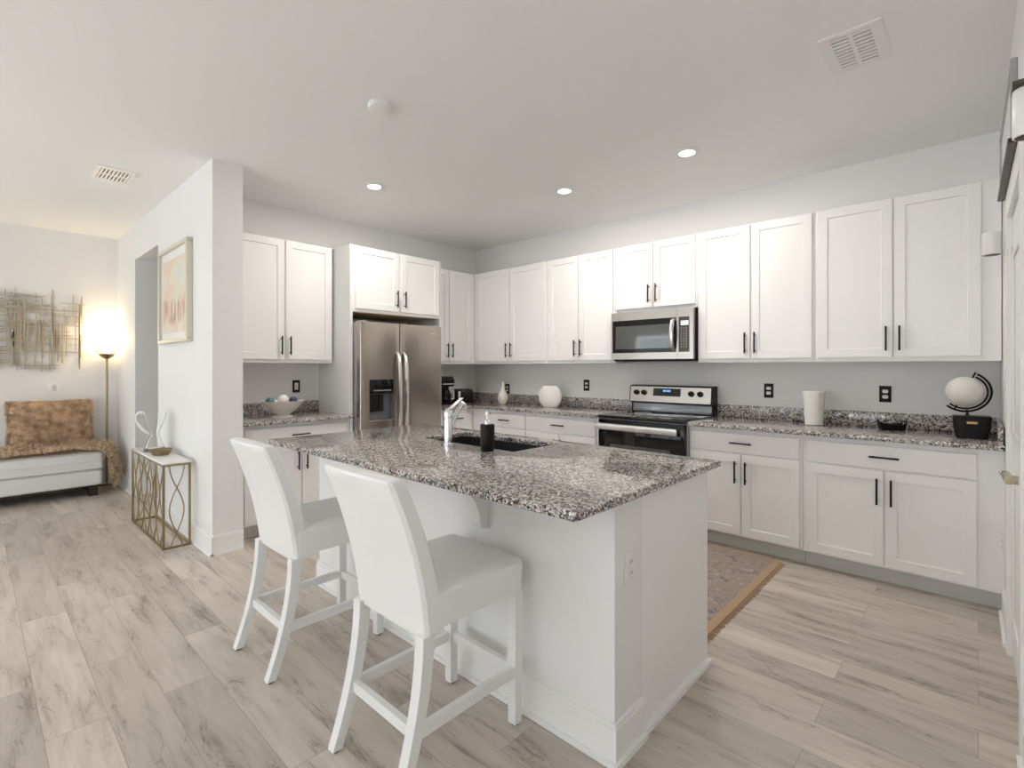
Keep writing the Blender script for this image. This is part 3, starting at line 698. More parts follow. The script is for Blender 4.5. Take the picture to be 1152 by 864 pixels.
# backguard
bm = NB(); pr = [(-0.005, 0.90), (-0.085, 0.90), (-0.085, 1.0), (-0.135, 1.012), (-0.115, 1.158), (-0.09, 1.168), (-0.005, 1.168)]
loft(bm, [[(x, y, z) for y, z in pr] for x in (-hw+0.002, hw-0.002)]); bg = put('backguard', bm, blackp, rg, label='black back panel', sharp=20)
def bgy(z): return -0.1355+(z-1.012)/(1.158-1.012)*0.02
bm = NB(); loft(bm, [[(x, bgy(1.018)-0.001, 1.018), (x, bgy(1.155)-0.001, 1.155), (x, bgy(1.155)+0.004, 1.155), (x, bgy(1.018)+0.004, 1.018)] for x in (-hw+0.012, hw-0.012)]); put('control_fascia', bm, steel_m, bg, label='stainless control fascia', smooth=False)
bm = NB(); box(bm, -hw+0.02, hw-0.02, -0.089, -0.084, 0.925, 0.998); put('lower_splash', bm, splash_m, bg, label='dark polished steel strip', smooth=False)
bm = NB(); loft(bm, [[(x, bgy(z)-0.0025, z) for z in (1.073, 1.143)] + [(x, bgy(z)+0.002, z) for z in (1.143, 1.073)] for x in (-2.192-gc, -1.932-gc)]); dsp = put('display', bm, blackg, bg, label='black glass display', smooth=False)
bm = NB()
for k in (-0.035, -0.018, 0.004, 0.021): box(bm, -2.06-gc+k, -2.06-gc+k+0.011, bgy(1.12)-0.0045, bgy(1.12)+0.001, 1.112, 1.128)
put('clock', bm, clock_m, dsp, label='blue clock digits', smooth=False)
for x in (-2.361, -2.285, -1.835, -1.755):
    bm = NB(); y = bgy(1.10); tube(bm, [(x-gc, y+0.001, 1.10), (x-gc, y-0.006, 1.10), (x-gc, y-0.008, 1.10), (x-gc, y-0.028, 1.103)], [0.025, 0.025, 0.021, 0.019], 24)
    box(bm, x-gc-0.004, x-gc+0.004, y-0.034, y-0.02, 1.082, 1.122, bev=0.002, seg=1); put('knob', bm, blackp, bg)

# ------------------------------------------------------------------ stools
st = thing('counter_stool', 'white leather counter stool nearest the camera', 'stool', (-1.457, 1.19, 0), 0, 'white counter stools at the island')
HW = 0.205
bm = NB()
def seat_ring(z, d, k=0.0): 
    return rrect2(-HW+d, HW-d, -0.225+d, 0.225-d, 0.025, z)
def rrect2(x0, x1, y0, y1, r, z, n=4):
    cx_, cy_ = (x0+x1)/2, (y0+y1)/2
    return [(cx_+x, cy_+y, zz) for x, y, zz in rrect((x1-x0)/2, (y1-y0)/2, r, z, n)]
loft(bm, [seat_ring(0.505, 0.0), seat_ring(0.585, -0.004), seat_ring(0.612, -0.002), seat_ring(0.626, 0.012), seat_ring(0.634, 0.045), seat_ring(0.640, 0.11)])
put('seat', bm, leather, st, label='white leather padded seat')
bm = NB()
def back_c(z):   # rear face y of the backrest at height z
    u = (z-0.485)/0.515
    return -0.225-0.045*u-0.095*u*u
rings = []
N = 14
for i in range(N+1):
    z = 0.485+0.505*i/N; y = back_c(z); th = 0.078-0.018*(i/N)
    x = HW-0.002+0.004*math.sin(i/N*PI)
    rings.append([(-x+.012, y, z), (-x*0.5, y-0.004, z), (0, y-0.005, z), (x*0.5, y-0.004, z), (x-.012, y, z), (x, y+.012, z), (x, y+th-.012, z), (x-.012, y+th, z), (x*0.5, y+th+.006, z), (0, y+th+0.008, z), (-x*0.5, y+th+.006, z), (-x+.012, y+th, z), (-x, y+th-.012, z), (-x, y+.012, z)])
y = back_c(0.99)
for (dz, ins) in ((0.010, 0.006), (0.015, 0.018)):
    rings.append([(px*(1-ins/HW), y-0.004+0.03+(py-y-0.03)*(1-ins/0.03*0.9), 0.99+dz) for px, py, pz in rings[N]])
loft(bm, rings); put('backrest', bm, leather, st, label='white leather padded backrest')
def leg(bm, pts, s0, s1):
    rings = []; n = len(pts)
    for i, (x, y, z) in enumerate(pts):
        s = s0+(s1-s0)*i/(n-1)
        rings.append([(x-s, y-s, z), (x+s, y-s, z), (x+s, y+s, z), (x-s, y+s, z)])
    loft(bm, rings)
for sx in (-1, 1):
    bm = NB(); leg(bm, [(sx*(HW-0.022), 0.20, 0.008), (sx*(HW-0.022), 0.20, 0.25), (sx*(HW-0.022), 0.20, 0.506)], 0.018, 0.021); l = put('leg', bm, stoolwood, st, smooth=False)
    bm = NB(); lathe(bm, [(0.014, 0.0), (0.014, 0.009)], 12, (sx*(HW-0.022), 0.20, 0)); put('foot_pad', bm, glide_m, l)
    P = [(sx*(HW-0.02), -0.325+0.105*(1-(1-t)**1.8), 0.008+0.49*t) for t in [i/10 for i in range(11)]]
    bm = NB(); leg(bm, P, 0.018, 0.022); l = put('leg', bm, stoolwood, st, sharp=50)
    bm = NB(); lathe(bm, [(0.014, 0.0), (0.014, 0.009)], 12, (sx*(HW-0.02), -0.325, 0)); put('foot_pad', bm, glide_m, l)
    x = sx*(HW-0.021)
    bm = NB(); box(bm, x-0.011, x+0.011, -0.255, 0.182, 0.185, 0.222); put('stretcher', bm, stoolwood, st, smooth=False)
bm = NB(); box(bm, -HW+0.04, HW-0.04, 0.189, 0.211, 0.185, 0.222); put('stretcher', bm, stoolwood, st, smooth=False)
bm = NB(); box(bm, -HW+0.038, HW-0.038, -0.266, -0.244, 0.185, 0.222); put('stretcher', bm, stoolwood, st, smooth=False)
st2 = copy_tree(st); st2.location = (-2.385, 1.19, 0)
st2['label'] = 'white leather counter stool farther from the camera, nearer the console table'

# ------------------------------------------------------------------ rug
bm = NB(); box(bm, -3.6, -1.03, 2.345, 3.765, 0.0, 0.007)
rr = put('runner_rug', bm, rug_m, None, 'faded multicolour rug with tan edge between island and range', 'rug', smooth=False)
bm = NB(); box(bm, -1.03, -0.985, 2.345, 3.765, 0.0, 0.008); box(bm, -3.6, -1.03, 3.765, 3.79, 0.0, 0.008); box(bm, -3.6, -1.03, 2.32, 2.345, 0, 0.008); put('border', bm, rugborder, rr, label='tan border', smooth=False)
bm = NB(); y = 2.345
while y < 3.76:
    a = rnd.uniform(-0.006, 0.006); tube(bm, [(-0.985, y, 0.005), (-0.965, y+a, 0.004), (-0.948-rnd.uniform(0, .008), y+2*a, 0.003)], [0.003, 0.003, 0.001], 5); y += 0.011
put('fringe', bm, rugborder, rr, label='short tan fringe')

# ------------------------------------------------------------------ ceiling fixtures
def downlight(x, y, label):
    t = thing('downlight', label, 'ceiling light', (x, y, ZC), 0, 'recessed ceiling downlights')
    bm = NB(); lathe(bm, [(0.052, -0.010), (0.056, -0.011), (0.084, -0.004), (0.086, -0.0005), (0.052, -0.0005), (0.052, -0.010)], 40, cap=False); put('trim_ring', bm, white_pl, t)
    bm = NB(); lathe(bm, [(0.052, -0.0095), (0.03, -0.009), (0.001, -0.009)], 32); put('lens', bm, led_m, t, label='glowing lens')
    l = bpy.data.lights.new('downlight_lamp', 'AREA'); l.shape = 'DISK'; l.size = 0.1; l.energy = 11; l.color = (1.0, 0.92, 0.84); l.spread = math.radians(180)
    o = bpy.data.objects.new('downlight_lamp', l); COL.objects.link(o); o.parent = t; o.location = (0, 0, -0.02)
downlight(-3.62, 2.25, 'recessed ceiling light nearest the fridge, left of the three')
downlight(-2.545, 3.39, 'recessed ceiling light in the middle of the three')
downlight(-1.472, 3.36, 'recessed ceiling light right of the three')
bm = NB(); lathe(bm, [(0.068, -0.0005), (0.070, -0.012), (0.066, -0.030), (0.050, -0.036), (0.02, -0.037)], 40, (0, 0, 0))
put('smoke_detector', bm, white_pl, None, 'round white smoke detector on the ceiling', 'smoke detector', loc=(-2.479, 1.579, ZC))
def vent(x, y, lx, ly, label, nr=2, ns=9):
    t = thing('ceiling_vent', label, 'vent', (x, y, ZC), 0, 'white ceiling air vents')
    bm = NB(); m = 0.045
    frame = [(-lx/2, -lx/2+m, -ly/2, ly/2), (lx/2-m, lx/2, -ly/2, ly/2), (-lx/2+m, lx/2-m, -ly/2, -ly/2+m*0.6), (-lx/2+m, lx/2-m, ly/2-m*0.6, ly/2)]
    for (a, b, c, d) in frame: box(bm, a, b, c, d, -0.008, -0.0005)
    put('frame', bm, white_pl, t, smooth=False)
    bm = NB(); box(bm, -lx/2+m, lx/2-m, -ly/2+m*0.6, ly/2-m*0.6, -0.0025, -0.0006); put('backing', bm, vent_dark, t, smooth=False)
    bm = NB(); iy0 = -ly/2+m*0.6; iy1 = -iy0; ix0 = -lx/2+m; ix1 = -ix0
    return t, ix0, ix1, iy0, iy1
def louvres(t, ix0, ix1, iy0, iy1, along, n, rows):
    bm = NB()
    if along == 'x':      # blades run along x, spaced along y
        for i in range(n):
            y = iy0+(iy1-iy0)*(i+0.5)/n; w_ = (iy1-iy0)/n*0.30
            box(bm, ix0, ix1, y-w_, y+w_, -0.009, -0.003)
        for k in range(1, rows):
            x = ix0+(ix1-ix0)*k/rows; box(bm, x-0.008, x+0.008, iy0, iy1, -0.0095, -0.0026)
    else:
        for i in range(n):
            x = ix0+(ix1-ix0)*(i+0.5)/n; w_ = (ix1-ix0)/n*0.30
            box(bm, x-w_, x+w_, iy0, iy1, -0.009, -0.003)
        for k in range(1, rows):
            y = iy0+(iy1-iy0)*k/rows; box(bm, ix0, ix1, y-0.008, y+0.008, -0.0095, -0.0026)
    put('louvres', bm, white_pl, t, smooth=False)
v = vent(-4.89, 0.755, 0.36, 0.24, 'white ceiling air vent at left, over the sitting area'); louvres(*v, 'x', 8, 2)
v = vent(-0.42, 2.80, 0.24, 0.36, 'white ceiling air vent at right, cut by the picture top'); louvres(*v, 'x', 10, 2)

# ------------------------------------------------------------------ outlets and switches
def outlet(label, loc, rz, plate_m, ins_m, n=2, wd=0.07, ht=0.115, group=None, name='wall_outlet', cat='outlet'):
    t = thing(name, label, cat, loc, rz, group)
    bm = NB(); box(bm, -wd/2, wd/2, -0.006, -0.0005, -ht/2, ht/2, bev=0.002); put('plate', bm, plate_m, t)
    if n == 2:
        for k in (-1, 1):
            bm = NB(); pts = [(0.017*math.cos(2*PI*i/24), max(-0.012, min(0.012, 0.017*math.sin(2*PI*i/24)))+k*0.0195) for i in range(24)]
            loft(bm, [[(x, -0.0055, z) for x, z in pts], [(x, -0.0085, z) for x, z in pts]])
            so = put('socket', bm, ins_m, t)
            bm = NB()
            for x in (-0.006, 0.006): box(bm, x-0.001, x+0.001, -0.0092, -0.0082, k*0.0195+0.000, k*0.0195+0.008)
            put('slot', bm, blackp, so, smooth=False)
    else:
        bm = NB(); box(bm, -0.017, 0.017, -0.009, -0.0055, -0.033, 0.033, bev=0.002); ro = put('rocker', bm, ins_m, t)
        bm = NB(); box(bm, -0.003, 0.003, -0.0105, -0.0085, -0.006, 0.006); put('indicator', bm, greym, ro, smooth=False)
    return t
G = 'black-plated outlets on the range wall'
outlet('black outlet plate behind the bottle-shaped vase', (-4.153, YN, 1.075), 0, blackp, white_pl, group=G)
outlet('black outlet plate left of the range, right of the round vase', (-3.012, YN, 1.145), 0, blackp, white_pl, group=G)
outlet('black outlet plate just right of the range', (-1.244, YN, 1.145), 0, blackp, white_pl, group=G)
outlet('black outlet plate between the white tumbler and the globe', (-0.482, YN, 1.145), 0, blackp, white_pl, group=G)
outlet('black-framed white rocker switch above the footed bowl', (XW, 2.092, 1.155), PI/2, blackp, white_pl, n=1, name='wall_switch', cat='switch')
outlet('white outlet on the end of the island', (IX1, 1.567, 0.635), PI/2, white_pl, white_pl)
outlet('white double outlet plate below the gold wall art', (XL, 0.622, 1.11), PI/2, trim_m, vase_w, n=1, wd=0.12)
outlet('white outlet low beside the pantry door', (XE, 3.70, 0.40), -PI/2, white_pl, white_pl)

# ------------------------------------------------------------------ things on the worktops
bm = NB(); lathe(bm, [(0.03, 0), (0.034, 0.004), (0.052, 0.04), (0.060, 0.075), (0.052, 0.115), (0.030, 0.155), (0.018, 0.185), (0.015, 0.225), (0.017, 0.252), (0.013, 0.253), (0.011, 0.22), (0.004, 0.2)], 36)
put('bottle_vase', bm, cream_cer, None, 'cream bottle-shaped vase with slim neck on the corner worktop', 'vase', loc=(-3.945, 4.10, CT1+EPS))
bm = NB(); rings = []
for i in range(15):     # moon-shaped flattened vase with cut-off top
    t = i/14; z = 0.004+0.216*t
    q = (z-0.112)/0.122; wx = 0.125*math.sqrt(max(0.03, 1-q*q*0.82)); wy = 0.048*math.sqrt(max(0.03, 1-q*q*0.7))
    rings.append([(wx*math.cos(a), wy*math.sin(a), z) for a in [2*PI*k/36 for k in range(36)]])
rings.insert(0, [(x*0.9, y*0.9, 0) for x, y, z in rings[0]])
last = rings[-1]
rings.append([(x*0.9, y*0.85, 0.222) for x, y, z in last]); rings.append([(x*0.82, y*0.7, 0.215) for x, y, z in last])
loft(bm, rings); put('round_vase', bm, white_cer, None, 'flattened round white vase left of the range', 'vase', loc=(-3.31, 4.16, CT1+EPS), rz=math.radians(25))
bm = NB(); lathe(bm, [(0.054, 0), (0.058, 0.004), (0.064, 0.10), (0.072, 0.225), (0.073, 0.242), (0.070, 0.246), (0.066, 0.242), (0.058, 0.03), (0.02, 0.025)], 40)
put('tumbler_vase', bm, white_cer, None, 'tall tapered white tumbler vase on the right worktop', 'vase', loc=(-0.88, 4.19, CT1+EPS))
# black trinket dish
t = thing('trinket_dish', 'small black dish with upturned ends left of the globe', 'dish', (-0.425, 4.20, CT1+EPS), math.radians(20))
bm = NB()
prof = [(-0.074, 0.062), (-0.066, 0.050), (-0.058, 0.045), (-0.03, 0.040), (0, 0.038), (0.03, 0.040), (0.058, 0.045), (0.066, 0.050), (0.074, 0.062)]
loft(bm, [[(x*0.88, -0.035, 0.0), (x, -0.045, z), (x*0.93, -0.037, z), (x*0.84, -0.02, 0.012), (x*0.84, 0.02, 0.012), (x*0.93, 0.037, z), (x, 0.045, z), (x*0.88, 0.035, 0.0)] for x, z in prof])
put('bowl', bm, blackp, t)
bm = NB()
for sx in (-1, 1): tube(bm, [(sx*0.072, -0.02, 0.05), (sx*0.078, -0.02, 0.066), (sx*0.078, 0.02, 0.066), (sx*0.072, 0.02, 0.05)], 0.004, 8)
put('handle', bm, black_m, t)
# globe
g = thing('desk_globe', 'ivory globe on a black boat-shaped base in the worktop corner', 'globe', (-0.03, 4.03, CT1+EPS), math.radians(4))
bm = NB()
loft(bm, [rrect(0.066, 0.040, 0.02, 0.0), rrect(0.070, 0.045, 0.02, 0.004), rrect(0.082, 0.052, 0.022, 0.06), rrect(0.087, 0.055, 0.022, 0.128), rrect(0.083, 0.051, 0.02, 0.133)])
put('base', bm, blackp, g, label='black tapered base')
bm = NB(); box(bm, -0.024, 0.024, -0.0575, -0.051, 0.088, 0.102, bev=0.002, seg=1); put('name_plate', bm, brass_pl, g, label='small brass plate')
gc_ = Vector((-0.030, 0, 0.275)); gr = 0.089
bm = NB(); sphere(bm, gc_, gr, 36, 20); put('sphere', bm, globe_m, g, label='ivory globe ball')
tilt = math.radians(23)
for k, (rad, th, yoff) in enumerate(((gr+0.010, 0.0055, -0.022), (gr+0.028, 0.006, -0.002))):
    bm = NB(); pts = []
    for i in range(33):
        a = math.radians(-110+195*i/32) - tilt + math.radians(0)
        pts.append(gc_+Vector((rad*math.cos(a), yoff, rad*math.sin(a))))
    tube(bm, pts, th, 8); put('meridian_arc', bm, black_m, g, label='black half-ring')
bm = NB()
ax = Vector((math.sin(tilt), 0, math.cos(tilt)))
tube(bm, [gc_+ax*gr*0.98, gc_+ax*(gr+0.035)], 0.005, 8); put('axis_pin', bm, black_m, g)
bm = NB(); tube(bm, [gc_-ax*gr*0.98, gc_-ax*(gr+0.03)], 0.005, 8); put('axis_pin', bm, black_m, g)
bm = NB()
tube(bm, [gc_+Vector((0.01, 0, -gr-0.018)), (-0.018, 0, 0.148), (-0.018, 0, 0.131)], [0.006, 0.006, 0.012], 10)
put('stem', bm, black_m, g)
# footed bowl with decorative balls
bx, by = -4.26, 1.775
b = thing('footed_bowl', 'white fluted footed bowl on the worktop left of the fridge', 'bowl', (bx, by, CT1+EPS))
bm = NB()
NF = 48
def flute(r, z, d): return [(r*(1+d*math.cos(i*PI))*math.cos(2*PI*i/NF), r*(1+d*math.cos(i*PI))*math.sin(2*PI*i/NF), z) for i in range(NF)]
loft(bm, [flute(0.085, 0, 0), flute(0.085, 0.010, 0), flute(0.05, 0.022, 0), flute(0.055, 0.028, 0), flute(0.09, 0.055, 0.02), flute(0.165, 0.138, 0.025), flute(0.168, 0.141, 0.02), flute(0.160, 0.139, 0.01), flute(0.085, 0.062, 0), flute(0.03, 0.05, 0)])
put('bowl', bm, cream_cer, b, sharp=50)
for (dx, dy, dz, r_, m_, lab) in ((0.02, 0.0, 0.150, 0.042, white_cer, 'white decorative ball on top of the footed bowl'), (-0.02, -0.095, 0.135, 0.036, teal_m, 'dark teal decorative ball at the left of the footed bowl'),
                                 (-0.01, 0.095, 0.138, 0.034, navy_m, 'blue decorative ball at the right of the footed bowl'), (-0.07, 0.035, 0.132, 0.032, red_m, 'dusty red decorative ball at the back of the footed bowl')):
    bm = NB(); sphere(bm, (0, 0, 0), r_, 20, 12); put('decorative_ball', bm, m_, None, lab, 'ornament', loc=(bx+dx, by+dy, CT1+dz))
# coffee maker and toaster
c = thing('coffee_maker', 'black coffee maker standing beside the fridge', 'coffee maker', (-4.50, 3.66, CT1+EPS), PI/2)
bm = NB()
loft(bm, [[(-0.10, y, z) for y, z in ((-0.13, 0), (0.13, 0), (0.13, 0.30), (0.10, 0.315), (-0.09, 0.315), (-0.12, 0.27), (-0.11, 0.20), (-0.02, 0.195), (-0.02, 0.035), (-0.13, 0.03))], [(0.10, y, z) for y, z in ((-0.13, 0), (0.13, 0), (0.13, 0.30), (0.10, 0.315), (-0.09, 0.315), (-0.12, 0.27), (-0.11, 0.20), (-0.02, 0.195), (-0.02, 0.035), (-0.13, 0.03))]])
put('housing', bm, blackp, c, smooth=False)
bm = NB(); box(bm, -0.08, 0.08, -0.128, -0.112, 0.225, 0.235); box(bm, -0.08, 0.08, -0.118, -0.105, 0.262, 0.270); put('chrome_band', bm, chrome, c)
bm = NB(); lathe(bm, [(0.05, 0.036), (0.065, 0.05), (0.068, 0.10), (0.05, 0.15), (0.045, 0.165), (0.04, 0.165)], 24, (0, -0.075, 0)); ca = put('carafe', bm, blackg, c)
bm = NB(); tube(bm, [(0.055, -0.09, 0.155), (0.105, -0.10, 0.15), (0.105, -0.10, 0.06), (0.062, -0.09, 0.055)], 0.008, 8); put('carafe_handle', bm, handle_st, ca)
t = thing('toaster', 'black toaster in the kitchen corner right of the coffee maker', 'toaster', (-4.49, 3.98, CT1+EPS), math.radians(62))
bm = NB(); loft(bm, [rrect(0.11, 0.075, 0.03, 0.0), rrect(0.115, 0.08, 0.03, 0.02), rrect(0.115, 0.08, 0.03, 0.13), rrect(0.107, 0.072, 0.03, 0.153), rrect(0.09, 0.055, 0.03, 0.162)]); put('shell', bm, blackp, t)
bm = NB()
for y in (-0.028, 0.028): box(bm, -0.08, 0.08, y-0.010, y+0.010, 0.1605, 0.1635)
put('slots', bm, vent_dark, t, smooth=False)
bm = NB(); box(bm, -0.125, -0.114, -0.012, 0.012, 0.05, 0.13, bev=0.003); put('lever', bm, chrome, t)
bm = NB(); box(bm, -0.07, -0.045, -0.0825, -0.078, 0.03, 0.135, bev=0.002); put('trim_strip', bm, handle_st, t)

# ------------------------------------------------------------------ east wall fittings
t = thing('wall_sconce', 'small white cylinder downlight on the wall beside the right cabinet', 'wall light', (XE, 3.86, 2.02), -PI/2)
# local: -y out of the wall
bm = NB(); lathe(bm, [(0.040, -0.062), (0.041, -0.060), (0.041, 0.058), (0.038, 0.062), (0.002, 0.063)], 32, (0, -0.045, 0), cap=True); put('shade', bm, white_pl, t, label='white cylinder shade')
bm = NB(); lathe(bm, [(0.036, -0.0635), (0.030, -0.0640), (0.002, -0.0642)], 28, (0, -0.045, 0)); put('opening', bm, bronze, t, label='dark underside')
bm = NB(); box(bm, -0.07, -0.03, -0.012, -0.0005, -0.055, -0.035); put('bracket', bm, white_pl, t)
t = thing('wall_sconce', 'white cylinder wall light with black cap, high at the right picture edge', 'wall light', (XE, 1.93, 2.02), -PI/2)
bm = NB(); lathe(bm, [(0.030, -0.066), (0.031, -0.064), (0.031, 0.058), (0.029, 0.062), (0.002, 0.063)], 32, (0, -0.028, 0)); put('shade', bm, frost_m, t, label='white cylinder shade')
bm = NB(); box(bm, -0.04, 0.04, -0.060, -0.0005, 0.0635, 0.078, bev=0.002, seg=1); put('cap', bm, bronze, t, label='black cap plate')
bm = NB(); lathe(bm, [(0.027, -0.0665), (0.022, -0.0672), (0.002, -0.0674)], 28, (0, -0.028, 0)); put('opening', bm, bronze, t, label='dark underside')
east(t)
t = thing('framed_sign', 'thin framed plaque above the pantry door, seen edge on', 'sign', (XE, 3.34, 2.41), -PI/2)
bm = NB()
for (a, b_, c_, d) in ((-0.49, 0.49, 0.15, 0.17), (-0.49, -0.47, -0.15, 0.15), (0.47, 0.49, -0.15, 0.15)): box(bm, a, b_, -0.022, -0.0005, c_, d, bev=0.003, seg=1)
put('frame', bm, greym, t, label='grey frame')
bm = NB(); box(bm, -0.49, 0.49, -0.03, -0.0005, -0.17, -0.15, bev=0.003, seg=1); put('bottom_rail', bm, bronze, t, label='dark bronze bottom rail')
bm = NB(); box(bm, -0.47, 0.47, -0.012, -0.001, -0.15, 0.15); put('plate', bm, white_pl, t, label='white face', smooth=False)
east(t)

# ------------------------------------------------------------------ sitting room
# picture on the stub wall
p = thing('framed_picture', 'pastel abstract print in a pale silver frame on the stub wall', 'picture', ((-5.302-4.439)/2, YH0, 1.936))
pw, ph = 0.863/2, 0.80/2
bm = NB()
for (a, b_, c_, d) in ((-pw, pw, -ph, -ph+.03), (-pw, pw, ph-.03, ph), (-pw, -pw+.03, -ph+.03, ph-.03), (pw-.03, pw, -ph+.03, ph-.03)): box(bm, a, b_, -0.045, -0.001, c_, d, bev=0.003, seg=1)
put('frame', bm, framem, p, label='pale silver frame')
bm = NB(); box(bm, -pw+.03, pw-.03, -0.018, -0.002, -ph+.03, ph-.03); put('mat_board', bm, matm, p, label='white mat', smooth=False)
bm = NB(); box(bm, -pw+.075, pw-.075, -0.0195, -0.0175, -ph+.085, ph-.10); put('print', bm, art_m, p, label='abstract print in peach, sage and brown', smooth=False)
# console table
CX0, CX1, CY0, CY1, CH = -5.38, -4.345, 0.95, 1.138, 0.634
t = thing('console_table', 'narrow gold console table with white top against the stub wall', 'table', ((CX0+CX1)/2, (CY0+CY1)/2, 0))
a, b_ = (CX1-CX0)/2, (CY1-CY0)/2
bm = NB(); box(bm, -a, a, -b_, b_, CH-0.014, CH, bev=0.003); put('tabletop', bm, marble, t, label='white stone top')
bm = NB(); q = 0.0072; a2, b2 = a-0.004, b_-0.004
for x in (-a2+q, a2-q):
    for y in (-b2+q, b2-q): box(bm, x-q, x+q, y-q, y+q, 0, CH-0.0145)
for z in (q, CH-0.0145-q):
    for y in (-b2+q, b2-q): box(bm, -a2+2*q, a2-2*q, y-q, y+q, z-q, z+q)
    for x in (-a2+q, a2-q): box(bm, x-q, x+q, -b2+2*q, b2-2*q, z-q, z+q)
put('frame', bm, gold, t, smooth=False)
zt0, zt1 = 2*q, CH-0.0145-2*q
def wav(u, ph): return math.sin(2*PI*1.0*u*0.98+ph)
for y in (-b2+q,):
    bm = NB()
    n = 10
    for k in range(n):
        xc = -a2+0.02+(2*a2-0.04)*(k+0.5)/n; am = (2*a2-0.04)/n*0.48; s_ = 1 if k % 2 else -1
        tube(bm, [(xc+s_*am*math.cos(2*PI*(1-i/24)*1.35), y, zt0+(zt1-zt0)*i/24) for i in range(25)], 0.0045, 6)
    put('wavy_bars', bm, gold, t, label='gold wavy bars')
for x in (-a2+q, a2-q):
    bm = NB()
    for s_ in (-1, 1): tube(bm, [(x, s_*0.046*math.cos(2*PI*(1-i/24)*0.9), zt0+(zt1-zt0)*i/24) for i in range(25)], 0.0045, 6)
    put('wavy_bars', bm, gold, t, label='gold crossing wavy bars')
# gold dish and glass pitcher
bm = NB(); lathe(bm, [(0.05, 0.0), (0.058, 0.004), (0.072, 0.03), (0.082, 0.044), (0.079, 0.045), (0.066, 0.028), (0.02, 0.012)], 40); put('dish', bm, gold, None, 'small gold dish on the console table in front of the pitcher', 'dish', loc=(-4.80, 1.04, CH))
j = thing('pitcher', 'clear glass hourglass pitcher with white handle on the console table', 'pitcher', (-5.02, 1.045, CH), math.radians(-137))
bm = NB()
o_ = [(0.062, 0.0), (0.076, 0.004), (0.072, 0.03), (0.048, 0.095), (0.030, 0.145), (0.036, 0.175), (0.062, 0.24), (0.078, 0.30), (0.082, 0.325)]
i_ = [(0.079, 0.325), (0.075, 0.30), (0.059, 0.24), (0.033, 0.176), (0.027, 0.145), (0.045, 0.096), (0.068, 0.032), (0.05, 0.010)]
lathe(bm, o_+i_, 36); put('vessel', bm, glass_m, j, label='clear hourglass vessel')
bm = NB(); tube(bm, [(0.077, 0, 0.300), (0.095, 0, 0.325), (0.125, 0, 0.325), (0.146, 0, 0.295), (0.146, 0, 0.255), (0.122, 0, 0.215), (0.085, 0, 0.175), (0.045, 0, 0.15), (0.036, 0, 0.14)], [0.010, 0.012, 0.014, 0.015, 0.015, 0.014, 0.013, 0.012, 0.008], 12)
put('handle', bm, white_cer, j, label='white curved handle')

# chaise
ch0, ch1 = -0.85, 0.962; cf, cb = -6.70, -7.28
c = thing('chaise', 'white leather daybed with dark feet against the sitting room wall', 'daybed', ((cf+cb)/2, (ch0+ch1)/2, 0))
lx, ly = (cf-cb)/2, (ch1-ch0)/2
def cush(bm, z0, z1, r, e):
    loft(bm, [rrect(lx-e-0.015, ly-e-0.015, r, z0), rrect(lx-e-0.003, ly-e-0.003, r, z0+0.012), rrect(lx-e, ly-e, r, (z0+z1)/2), rrect(lx-e-0.003, ly-e-0.003, r, z1-0.02), rrect(lx-e-0.02, ly-e-0.02, r, z1-0.004), rrect(lx-e-0.08, ly-e-0.08, r, z1+0.006)])
bm = NB(); cush(bm, 0.112, 0.272, 0.05, 0.008); put('base', bm, chaise_m, c)
bm = NB(); cush(bm, 0.275, 0.455, 0.05, 0.0); put('seat_cushion', bm, chaise_m, c)
bm = NB(); pts = [(x, y, 0.365) for x, y, z in rrect(lx+0.001, ly+0.001, 0.05, 0)]; tube(bm, pts, 0.005, 6, closed=True); put('piping', bm, chaise_m, c)
for x in (-lx+0.07, lx-0.07):
    for y in (-ly+0.12, ly-0.09):
        bm = NB(); leg(bm, [(x, y, 0.0), (x, y, 0.111)], 0.035, 0.042); put('leg', bm, darkwood, c, label='dark wooden foot', smooth=False)
bm = NB(); box(bm, -lx+0.03, lx-0.03, -ly+0.03, ly-0.03, 0.095, 0.1115); put('under_frame', bm, darkwood, c, smooth=False)

def fur(bm, faces_pts, n, length, rng, droop=0.5, wd=0.005):
    """short tufts growing from sampled surface points (point, normal)"""
    for _ in range(n):
        pnt, nor = rng.choice(faces_pts)
        d = (nor+Vector((rng.uniform(-.6, .6), rng.uniform(-.6, .6), rng.uniform(-.6, .6)-droop*0.5))).normalized()
        pnt = pnt+Vector((rng.uniform(-.012, .012), rng.uniform(-.012, .012), rng.uniform(-.012, .012)))
        L_ = length*rng.uniform(0.6, 1.2)
        s_ = d.cross(Vector((rng.uniform(-1, 1), rng.uniform(-1, 1), rng.uniform(-1, 1)))).normalized()*wd
        e = pnt+d*L_+Vector((0, 0, -droop*L_*0.4)); m_ = pnt+d*L_*0.55
        v0, v1, v2, v3, v4 = [bm.verts.new(k) for k in (pnt-s_, pnt+s_, m_+s_*0.7, m_-s_*0.7, e)]
        bm.faces.new((v0, v1, v2, v3)); bm.faces.new((v3, v2, v4))
